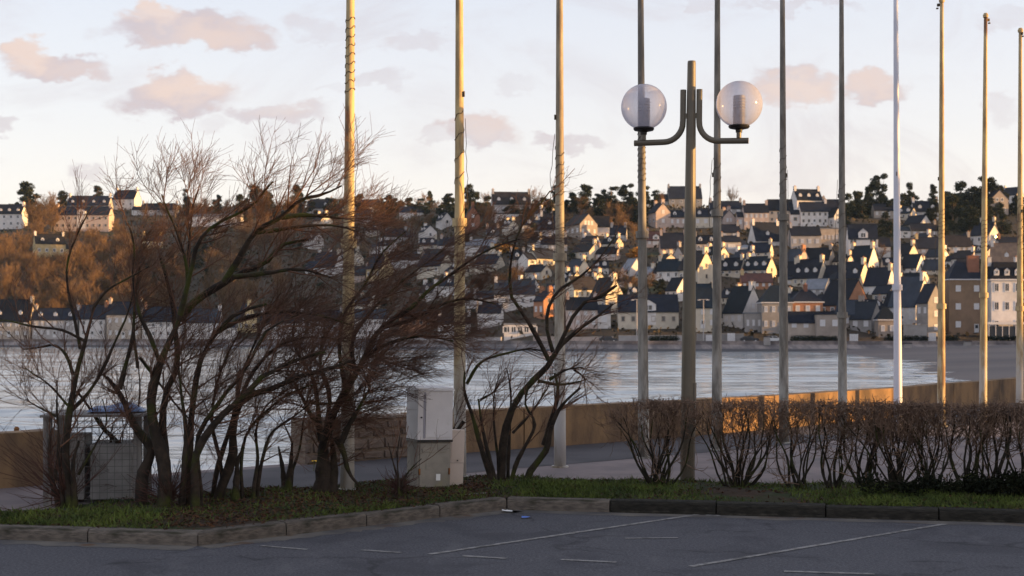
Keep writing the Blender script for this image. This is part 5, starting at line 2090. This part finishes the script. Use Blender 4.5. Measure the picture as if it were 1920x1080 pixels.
# ------------------------------------------------------------------ bare wind-bent shrubs (stems traced from the photograph, spread in depth)
def shrub(name, D0, stems, label, seed, n1=5, n2=7, n3=5, wind=(0.75, 0.0, 0.35), shoots=None, l1=(0.18, 0.50), l2=(0.14, 0.36), l3=(0.08, 0.20), ymin=820, base=None):
    global rng
    rng = np.random.default_rng(seed)
    rd = random.Random(seed)
    bx, by = base or stems[0][1][0]
    g = at(bx, by, D0)
    gz = bed_z(g.x, g.y)
    root = empty(name, (g.x, g.y, gz), 0, label, 'shrub', 'bare shrubs behind the kerb')
    K = 14
    Ps, Rs, seeds = [], [], []
    for w, pts_ in stems:
        lean = rd.uniform(-0.75, 0.75)
        d0 = D0 + rd.uniform(-0.10, 0.10)
        y0 = by
        p3 = []
        for (x, y) in pts_:
            f = max(0.0, (y0 - y) / 550.0)
            q = at(x, y + max(0.0, 440 - y) * 0.46, d0 + lean * f)
            p3.append((q.x, q.y, q.z))
        p3 = resample(p3, K)
        if pts_[0][1] > by - 45:              # rooted stems reach into the soil
            p3[0, 2] = gz - 0.06
        t = np.linspace(0, 1, K)
        r0 = w / 2 * D0 / F
        Rr = r0 * (1 - 0.74 * t) * (1 + 0.10 * np.sin(t * 19 + rd.random() * 6))
        Ps.append(p3)
        Rs.append(np.maximum(Rr, 0.0035))
        if min(y for _, y in pts_) < ymin:
            seeds.append(len(Ps) - 1)
    P, Rr = np.array(Ps), np.array(Rs)
    Pl = P - np.array(root.location)
    for i in range(len(Pl)):
        V, Q = tubes(Pl[i:i + 1], Rr[i:i + 1], 9)
        V = V + rng.normal(size=V.shape) * 0.0015
        obj('stem', np_mesh('stem', V, Q, M['bark'], True), root)
    # wind-bent branches and twigs
    S = np.array(seeds)
    P1, R1 = grow(P[S], Rr[S], n1, l1, 0.55, wind, 0.30, 7, 0.010, 0.0028, 0.32, 0.6, 0.45)
    P2, R2 = grow(P1, R1, n2, l2, 0.60, wind, 0.12, 5, 0.0042, 0.0016, 0.22, 0.65, 0.25)
    P3, R3 = grow(P2, R2, n3, l3, 0.55, wind, 0.10, 4, 0.0022, 0.0012, 0.18, 0.65, 0.2)
    loc = np.array(root.location)
    V1, Q1 = tubes(P1 - loc, R1, 4)
    V2, Q2 = tubes(P2 - loc, R2, 3)
    V3, Q3 = tubes(P3 - loc, R3, 3)
    tw = obj('twigs', np_mesh('twigs', np.r_[V1, V2, V3], np.r_[Q1, Q2 + len(V1), Q3 + len(V1) + len(V2)], M['twig']), root)
    tw['kind'] = 'stuff'
    if shoots:
        ns_, (lx, lz), L_ = shoots
        a0 = np.zeros((1, 3, 3))
        a0[0, :, 2] = [0, 0.05, 0.1]
        a0 += np.array([g.x, g.y, gz])
        P4, R4 = grow(a0, np.full((1, 3), 0.008), ns_, L_, 0.75, (lx, 0, lz), 0.0, 6, 0.005, 0.002, 0.35, 0.3, 0.5, 0.9)
        P5, R5 = grow(P4, R4, 3, (L_[0] * 0.3, L_[1] * 0.5), 0.4, (lx, 0, lz), 0.3, 4, 0.003, 0.0016)
        V4, Q4 = tubes(P4 - loc, R4, 4)
        V5, Q5 = tubes(P5 - loc, R5, 3)
        obj('shoots', np_mesh('shoots', np.r_[V4, V5], np.r_[Q4, Q5 + len(V4)], M['red_shoot']), root)
    return root


shrub('bare_shrub', 12.75, [
    (17, [(133, 948), (123, 853), (128, 787), (140, 720), (147, 687), (160, 640), (170, 600), (176, 570)]),
    (13, [(110, 945), (95, 887), (95, 813), (97, 803)]),
    (14, [(140, 948), (140, 853), (148, 827)]),
    (8, [(125, 777), (163, 740), (200, 677), (213, 647), (238, 590), (252, 540)]),
    (7, [(103, 900), (110, 820), (107, 777), (107, 713)]),
    (8, [(138, 703), (117, 657), (103, 648), (70, 652), (43, 655)]),
    (5, [(127, 760), (90, 720), (47, 690)]), (5, [(106, 780), (75, 765), (47, 748)]),
    (5, [(147, 890), (177, 837), (200, 787), (192, 748)]),
    (7, [(151, 655), (140, 600), (127, 541), (125, 506), (148, 425), (173, 340)]),
    (6, [(176, 575), (200, 545), (236, 524), (280, 500)]),
    (6, [(160, 640), (120, 620), (60, 612), (0, 600), (-40, 606)]),
    (10, [(120, 948), (112, 880), (125, 800), (142, 740)])],
    'leftmost bare shrub, thin forked stems beside the wire bin cage', 101, n1=5, n2=6, n3=4, wind=(0.25, 0, 0.45), shoots=(60, (-0.5, 0.35), (0.3, 0.75)), base=(120, 950))
shrub('bare_shrub', 13.4, [
    (15, [(236, 936), (233, 853), (222, 830), (200, 810), (157, 750), (143, 733)]),
    (13, [(246, 936), (243, 870), (233, 850)]),
    (7, [(232, 925), (222, 860), (207, 820), (212, 795)]),
    (6, [(250, 930), (262, 860), (258, 800), (262, 720), (255, 650)]),
    (6, [(258, 690), (252, 640), (252, 560), (262, 500)])],
    'small bare shrub with a crooked mossy stem just right of the bin cage', 102, n1=4, n2=5, n3=3, wind=(0.2, 0, 0.5), shoots=(34, (-0.6, 0.3), (0.25, 0.6)), base=(240, 936))
shrub('bare_shrub', 12.8, [
    (26, [(264, 950), (270, 880), (284, 850), (253, 800), (222, 735), (200, 707)]),
    (10, [(224, 730), (237, 680), (250, 620), (252, 570), (262, 500)]),
    (30, [(308, 955), (306, 860), (290, 807), (283, 747), (300, 683), (327, 620), (340, 590)]),
    (18, [(335, 600), (360, 570), (399, 543), (438, 519), (508, 484), (527, 461), (578, 449)]),
    (13, [(420, 528), (445, 490), (477, 434), (527, 379), (562, 321), (609, 298), (640, 270)]),
    (10, [(338, 590), (360, 500), (372, 455), (399, 410), (445, 368), (484, 321), (500, 280), (512, 255)]),
    (9, [(335, 600), (352, 520), (340, 460), (327, 408), (312, 350), (303, 300)]),
    (7, [(352, 520), (356, 440), (358, 400), (362, 341), (373, 281)]),
    (10, [(302, 690), (285, 640), (262, 590), (250, 524), (248, 440), (240, 400)]),
    (19, [(312, 955), (310, 853), (304, 787), (318, 717), (333, 687), (330, 640), (322, 560), (300, 480)]),
    (18, [(352, 950), (354, 856), (363, 745), (378, 671), (407, 623), (440, 590), (500, 570)]),
    (18, [(366, 950), (372, 841), (400, 797), (437, 760), (459, 741), (489, 708), (518, 693), (555, 675), (610, 660)]),
    (12, [(376, 950), (380, 797), (400, 770), (422, 738), (459, 697), (474, 667), (500, 620), (560, 590)]),
    (7, [(263, 671), (300, 720), (337, 767), (370, 800)]),
    (14, [(340, 955), (345, 880), (348, 800), (340, 740), (335, 690)]),
    (10, [(527, 379), (570, 372), (612, 378), (650, 384)]),
    (9, [(477, 434), (520, 424), (570, 410), (640, 412), (672, 430)]),
    (11, [(438, 519), (500, 512), (560, 505), (620, 520)]),
    (10, [(407, 623), (450, 600), (520, 585), (600, 592), (660, 610)])],
    'largest bare shrub, thick mossy trunks fanning right across the water', 103, n1=9, n2=8, n3=6, wind=(0.34, 0.0, 0.32), shoots=(70, (0.1, 0.4), (0.15, 0.45)), base=(318, 955))
shrub('bare_shrub', 13.3, [
    (11, [(398, 935), (407, 878), (426, 819), (441, 767), (452, 708), (474, 652), (500, 600), (540, 560)]),
    (20, [(404, 936), (425, 890), (437, 850), (437, 800), (452, 752), (518, 726), (555, 708), (620, 690), (660, 676)]),
    (16, [(441, 934), (444, 890), (446, 860), (458, 838)]),
    (8, [(474, 925), (483, 860), (481, 800), (500, 760), (540, 730)]),
    (9, [(481, 930), (493, 856), (507, 815), (555, 778), (580, 758)]),
    (8, [(455, 930), (452, 870), (462, 815), (500, 770), (560, 730), (600, 718)]),
    (9, [(441, 767), (480, 690), (520, 650), (580, 632), (650, 640)]),
    (9, [(420, 930), (412, 860), (398, 800), (402, 740), (420, 680), (450, 620)])],
    'bare shrub of slender stems bending right, between largest shrub and cut stump', 104, n1=10, n2=8, n3=7, wind=(0.42, 0, 0.24), base=(430, 936))
shrub('cut_shrub', 14.0, [
    (24, [(536, 920), (535, 900), (534, 890)]),
    (12, [(533, 905), (530, 880), (522, 837)]), (13, [(540, 905), (544, 880), (548, 827)]),
    (6, [(545, 893), (563, 834), (570, 782), (585, 740)]), (4, [(548, 830), (535, 800), (525, 780)])],
    'short cut stump with two blunt prongs on the grass', 105, n1=3, n2=4, n3=2, wind=(0.4, 0, 0.5), ymin=800, base=(536, 920))
shrub('bare_shrub', 13.9, [
    (42, [(606, 925), (606, 880), (606, 835), (609, 812)]),
    (24, [(622, 925), (626, 870), (622, 820)]),
    (19, [(611, 825), (622, 782), (641, 745), (667, 700), (685, 667), (707, 623), (733, 600), (760, 590)]),
    (11, [(694, 641), (726, 606), (757, 588), (789, 597), (833, 613), (838, 618)]),
    (8, [(750, 590), (770, 578), (804, 544), (845, 515), (883, 487), (930, 462), (975, 448)]),
    (12, [(603, 825), (596, 800), (581, 775), (563, 738), (540, 700)]),
    (11, [(600, 815), (594, 745), (589, 715), (563, 671), (548, 630), (560, 580)]),
    (8, [(578, 753), (600, 757), (622, 756), (659, 749)]),
    (13, [(640, 830), (650, 805), (667, 775), (694, 727)]), (5, [(694, 727), (687, 712), (681, 704)]),
    (14, [(630, 820), (645, 850), (652, 880), (668, 905), (680, 915)]),
    (6, [(690, 660), (715, 674), (745, 684)]),
    (9, [(650, 735), (640, 690), (636, 640), (650, 580), (680, 540), (720, 470), (760, 430)]),
    (9, [(667, 700), (660, 640), (690, 590), (740, 540), (790, 500), (830, 470)]),
    (9, [(685, 667), (740, 640), (790, 630), (850, 640)]),
    (9, [(715, 615), (770, 600), (830, 570), (880, 560), (930, 570)]),
    (10, [(612, 800), (618, 740), (600, 680), (610, 630), (640, 590), (700, 545)])],
    'bare shrub with the thickest mossy trunk, left of the stone wall and cabinets', 106, n1=12, n2=8, n3=7, wind=(0.52, 0, 0.20), base=(612, 925))
shrub('bare_shrub', 14.9, [
    (13, [(924, 902), (905, 849), (884, 774), (871, 736), (871, 697)]),
    (11, [(928, 900), (915, 850), (905, 804), (897, 748)]),
    (7, [(875, 720), (901, 680), (948, 663), (1003, 655), (1020, 660)]),
    (17, [(940, 902), (948, 804), (965, 757), (990, 723), (1025, 689), (1046, 655), (1063, 616), (1093, 569), (1135, 552), (1157, 535)]),
    (11, [(1033, 675), (1050, 650), (1076, 625), (1123, 591), (1150, 570)]),
    (9, [(1029, 675), (1003, 625), (975, 580), (961, 561), (956, 520), (964, 461), (982, 397), (1005, 347), (1026, 306), (1031, 288)]),
    (8, [(1037, 660), (1025, 612), (1033, 565), (1059, 535), (1080, 524), (1119, 490), (1158, 433)]),
    (10, [(958, 902), (972, 860), (986, 834), (1003, 795), (984, 753), (990, 730)]),
    (15, [(985, 895), (1005, 870), (1025, 842), (1033, 804), (1050, 765), (1088, 727)]),
    (14, [(1022, 835), (1028, 810), (1037, 778), (1046, 727), (1040, 700)]),
    (7, [(1008, 714), (1050, 721), (1093, 714)]), (7, [(1030, 712), (1063, 693), (1093, 689)]), (5, [(1076, 693), (1090, 703), (1099, 716)]),
    (6, [(961, 812), (999, 770), (1029, 723)]),
    (6, [(935, 870), (926, 778), (931, 719), (940, 700)]), (8, [(952, 880), (956, 800), (956, 719), (950, 690)]),
    (8, [(870, 790), (855, 810), (845, 825), (852, 800)]),
    (5, [(900, 750), (925, 735), (937, 720)])],
    'bare open shrub right of the cabinets, spread before the third flagpole', 107, n1=6, n2=5, n3=3, wind=(0.35, 0, 0.42), l1=(0.15, 0.4), l2=(0.09, 0.25), l3=(0.05, 0.13), base=(950, 902))
shrub('dead_shrub', 13.6, [(16, [(746, 928), (748, 915), (750, 902)]), (5, [(750, 905), (738, 870), (728, 830)]), (4, [(748, 905), (745, 860), (752, 800)]), (4, [(752, 905), (770, 880), (790, 860)])],
    'tiny clump of dead dark twigs at the foot of the cabinets', 108, n1=2, n2=3, n3=2, wind=(0.1, 0, 0.5), ymin=880, shoots=(70, (0.0, 0.35), (0.06, 0.22)), base=(748, 928))

# ------------------------------------------------------------------ clipped bare hedge
HEDGE = [(1232, 14.45, 20, 0.40, 'leftmost clipped hedge bush, left of the lamp post'),
         (1388, 14.45, 22, 0.40, 'dense clipped hedge bush just right of the lamp post'),
         (1500, 14.3, 9, 0.28, 'open clipped hedge bush with few stems right of the sixth flagpole'),
         (1560, 14.2, 8, 0.24, 'thin clipped hedge bush with a leaning trunk left of the seventh flagpole'),
         (1612, 14.1, 10, 0.26, 'clipped hedge bush just right of the seventh flagpole'),
         (1684, 13.9, 20, 0.36, 'dense clipped hedge bush before the clean white flagpole'),
         (1745, 13.8, 15, 0.30, 'dense clipped hedge bush just left of the ninth flagpole'),
         (1806, 13.75, 9, 0.26, 'clipped hedge bush between the ninth and tenth flagpoles'),
         (1866, 13.7, 8, 0.26, 'clipped hedge bush just right of the tenth flagpole'),
         (1922, 13.65, 12, 0.28, 'clipped hedge bush cut off by the right edge'),
         (1990, 13.6, 12, 0.30, 'first clipped hedge bush beyond the right edge'),
         (2060, 13.55, 12, 0.30, 'second clipped hedge bush beyond the right edge')]
ZT = 1.005
rng = np.random.default_rng(77)
rh_ = random.Random(77)
for hx, hD, nst, rad, lab in HEDGE:
    X0 = (hx - 960) / F * hD
    gz = bed_z(X0, hD)
    root = empty('hedge_bush', (X0, hD, gz), 0, lab, 'hedge', 'clipped bare hedge bushes')
    top = ZT - gz
    K = 9
    Ps, Rs = [], []
    t = np.linspace(0, 1, K)
    for i in range(nst):
        a = rh_.uniform(0, 6.28)
        q = math.sqrt(rh_.random())
        tx, ty = rad * 1.3 * q * math.cos(a), rad * 0.8 * q * math.sin(a)
        bx, by = tx * 0.06 + rh_.uniform(-.06, .06), ty * 0.1 + rh_.uniform(-.05, .05)
        bend = rh_.uniform(0.55, 1.15)
        zt = top * rh_.uniform(0.72, 0.97)
        P = np.stack([bx + (tx - bx) * t**bend + 0.03 * np.sin(t * 7 + a * 3), by + (ty - by) * t**bend + 0.02 * np.cos(t * 8 + a), -0.06 + (zt + 0.06) * t], 1)
        Ps.append(P)
        r0 = rh_.uniform(0.008, 0.017) * (1.5 if nst < 11 and i < 2 else 1)
        Rs.append(r0 * (1 - 0.7 * t))
    P, R = np.array(Ps), np.array(Rs)
    for i in range(nst):
        V, Q = tubes(P[i:i + 1], R[i:i + 1], 6)
        obj('stem', np_mesh('stem', V, Q, M['hedge_bark'], True), root)
    P1, R1 = grow(P, R, 5, (0.12, 0.34), 0.75, (0, 0, 0.5), 0.50, 6, 0.006, 0.0026, 0.7, 0.45, 0.9)
    Pb, Rb = grow(P, R, 2, (0.12, 0.32), 0.85, (0, 0, 0.45), 0.08, 6, 0.006, 0.0026, 0.9, 0.3, 0.9)
    P1, R1 = np.r_[P1, Pb], np.r_[R1, Rb]
    P2, R2 = grow(P1, R1, 5, (0.08, 0.22), 0.65, (0, 0, 0.6), 0.3, 4, 0.004, 0.0022, 0.5, 0.5, 0.8)
    # dense clipped crust of short twigs at the top
    n_ = int(680 * rad / 0.38)
    c = np.stack([rng.normal(0, rad * 0.62, n_), rng.normal(0, 0.20, n_), top - np.abs(rng.normal(0, 0.09, n_))], 1)
    c[:, 0] = np.clip(c[:, 0], -rad * 1.12, rad * 1.12)
    c[:, 2] -= 0.35 * np.maximum(0, np.abs(c[:, 0]) / rad - 0.75)
    dirs = norm(rng.normal(size=(n_, 3)) * 0.6 + np.array([0, 0, 0.8]))
    Ln = rng.uniform(0.03, 0.09, n_)[:, None]
    P3 = np.stack([c, c + dirs * Ln * 0.5, c + dirs * Ln], 1)
    R3 = np.full((n_, 3), 0.003) * np.array([1.2, 1, 0.7])
    lim = top - 0.03 + rng.random(len(P3))[:, None] ** 3 * 0.15
    P3[:, :, 2] = np.minimum(P3[:, :, 2], lim)
    for PP in (P1, P2):
        l2_ = top + rng.random(len(PP))[:, None] ** 6 * 0.10
        over = PP[:, :, 2] - l2_
        PP[:, :, 2] -= np.maximum(over, 0) * 0.95
    V1, Q1 = tubes(P1, R1, 4)
    V2, Q2 = tubes(P2, R2, 3)
    V3, Q3 = tubes(P3, R3, 3)
    o = obj('twigs', np_mesh('twigs', np.r_[V1, V2, V3], np.r_[Q1, Q2 + len(V1), Q3 + len(V1) + len(V2)], M['hedge_twig']), root)
    o['kind'] = 'stuff'
for x, D, wd, lab in ((1690, 13.6, 0.32, 'dark low leafy clump under the clean white flagpole'), (1800, 13.55, 0.26, 'dark low leafy clump between the ninth and tenth flagpoles'),
                      (1900, 13.5, 0.26, 'dark low leafy clump at the right edge')):
    X0 = (x - 960) / F * D
    r = empty('ivy_clump', (X0, D, bed_z(X0, D)), 0, lab, 'plant', 'dark evergreen clumps under the hedge')
    tall = 0.13 if x < 1750 else 0.2
    V, Q = leaf_cloud([(rh_.uniform(-wd, wd), rh_.uniform(-.15, .15), rh_.uniform(.03, tall)) for _ in range(9)], [(.15, .13, .09)] * 9, [170] * 9, 0.016)
    obj('leaves', np_mesh('leaves', V, Q, M['ivy']), r)
    V, Q = tubes(np.array([[(rh_.uniform(-wd, wd) * .6, rh_.uniform(-.1, .1), z) for z in (-.03, tall * .5, tall)] for _ in range(6)]), np.full((6, 3), .006), 5)
    obj('stem', np_mesh('stem', V, Q, M['hedge_bark']), r)

# ------------------------------------------------------------------ unseen houses and tree, added outside the right edge to shade plaza and beach
def shade_house(X, Y, L, dpt, e, r_, lab, wall='cream'):
    root = house(0, 0, L * F / 100, dpt * F / 100, e * F / 100, r_ * F / 100, 90, wall, 'slate', (4, 1, 'g'), D=100, chim='', off=(X, Y, 0.0))
    HOUSES.pop()
    tag(root, lab, 'house')
    return root


shade_house(31.5, 9.0, 17.4, 7.0, 3.4, 5.45, 'unseen long low house added beyond the right edge to shade car park and plaza')  # unseen, added; ridge height sets the shadow line on the left poles
shade_house(40.0, 43.5, 42.0, 8.0, 3.6, 5.2, 'unseen long low building added beyond the right edge to shade the sea wall', 'white')  # unseen, added to keep the right end of the sea wall shaded
for i, Y in enumerate(range(66, 312, 27)):  # unseen row, added tall enough to shade the beach
    shade_house(168 + 6 * math.sin(i * 1.7), Y, 25.0, 11.0, 9.5 + (i % 3), 14.0 + 1.5 * (i % 2), '%s unseen house from the car park along the bay, added to shade the beach' % ORD[i], ('white', 'cream', 'stone')[i % 3])
sheet('town_ground', [(126, 40), (420, 40), (420, 316), (126, 316)], -0.2, M['promenade'])
tree_root = empty('shade_tree', (26.0, 17.2, 0.1), 0, 'unseen dense evergreen tree added beyond the right edge to shade the middle flagpoles', 'tree')  # unseen, added; raised crown shades the poles, low sun passes beneath
rng = np.random.default_rng(5)
cs = [(rt.uniform(-1.5, 1.5), rt.uniform(-2.5, 2.5), rt.uniform(4.1, 9.0)) for _ in range(22)]
V, Q = leaf_cloud(cs, [(1.3, 1.25, 1.2)] * 22, [520] * 22, 0.13)
obj('crown', np_mesh('crown', V, Q, M['evergreen']), tree_root)
obj('trunk', trunk_mesh(4.5, 0.22, 0.02, cs[:6]), tree_root)

# ------------------------------------------------------------------ light haze over the bay
hz = MB()
hz.box(-900, 700, -150, 1150, SEA - 2.5, 110)
haze = hz.mesh('haze', [])
hm = bpy.data.materials.new('haze_air')
hm.use_nodes = True
ht = NT(hm.node_tree)
hm.node_tree.nodes.clear()
ho = ht.n('ShaderNodeOutputMaterial')
hv = ht.n('ShaderNodeVolumePrincipled')
hv.inputs['Color'].default_value = (0.45, 0.68, 1.0, 1)
hv.inputs['Density'].default_value = 0.00004
hv.inputs['Anisotropy'].default_value = 0.0
ht.l(hv.outputs[0], ho.inputs['Volume'])
haze.materials.append(hm)
tag(obj('haze', haze), 'faint bluish haze over the bay and the far town', 'haze', kind='stuff')
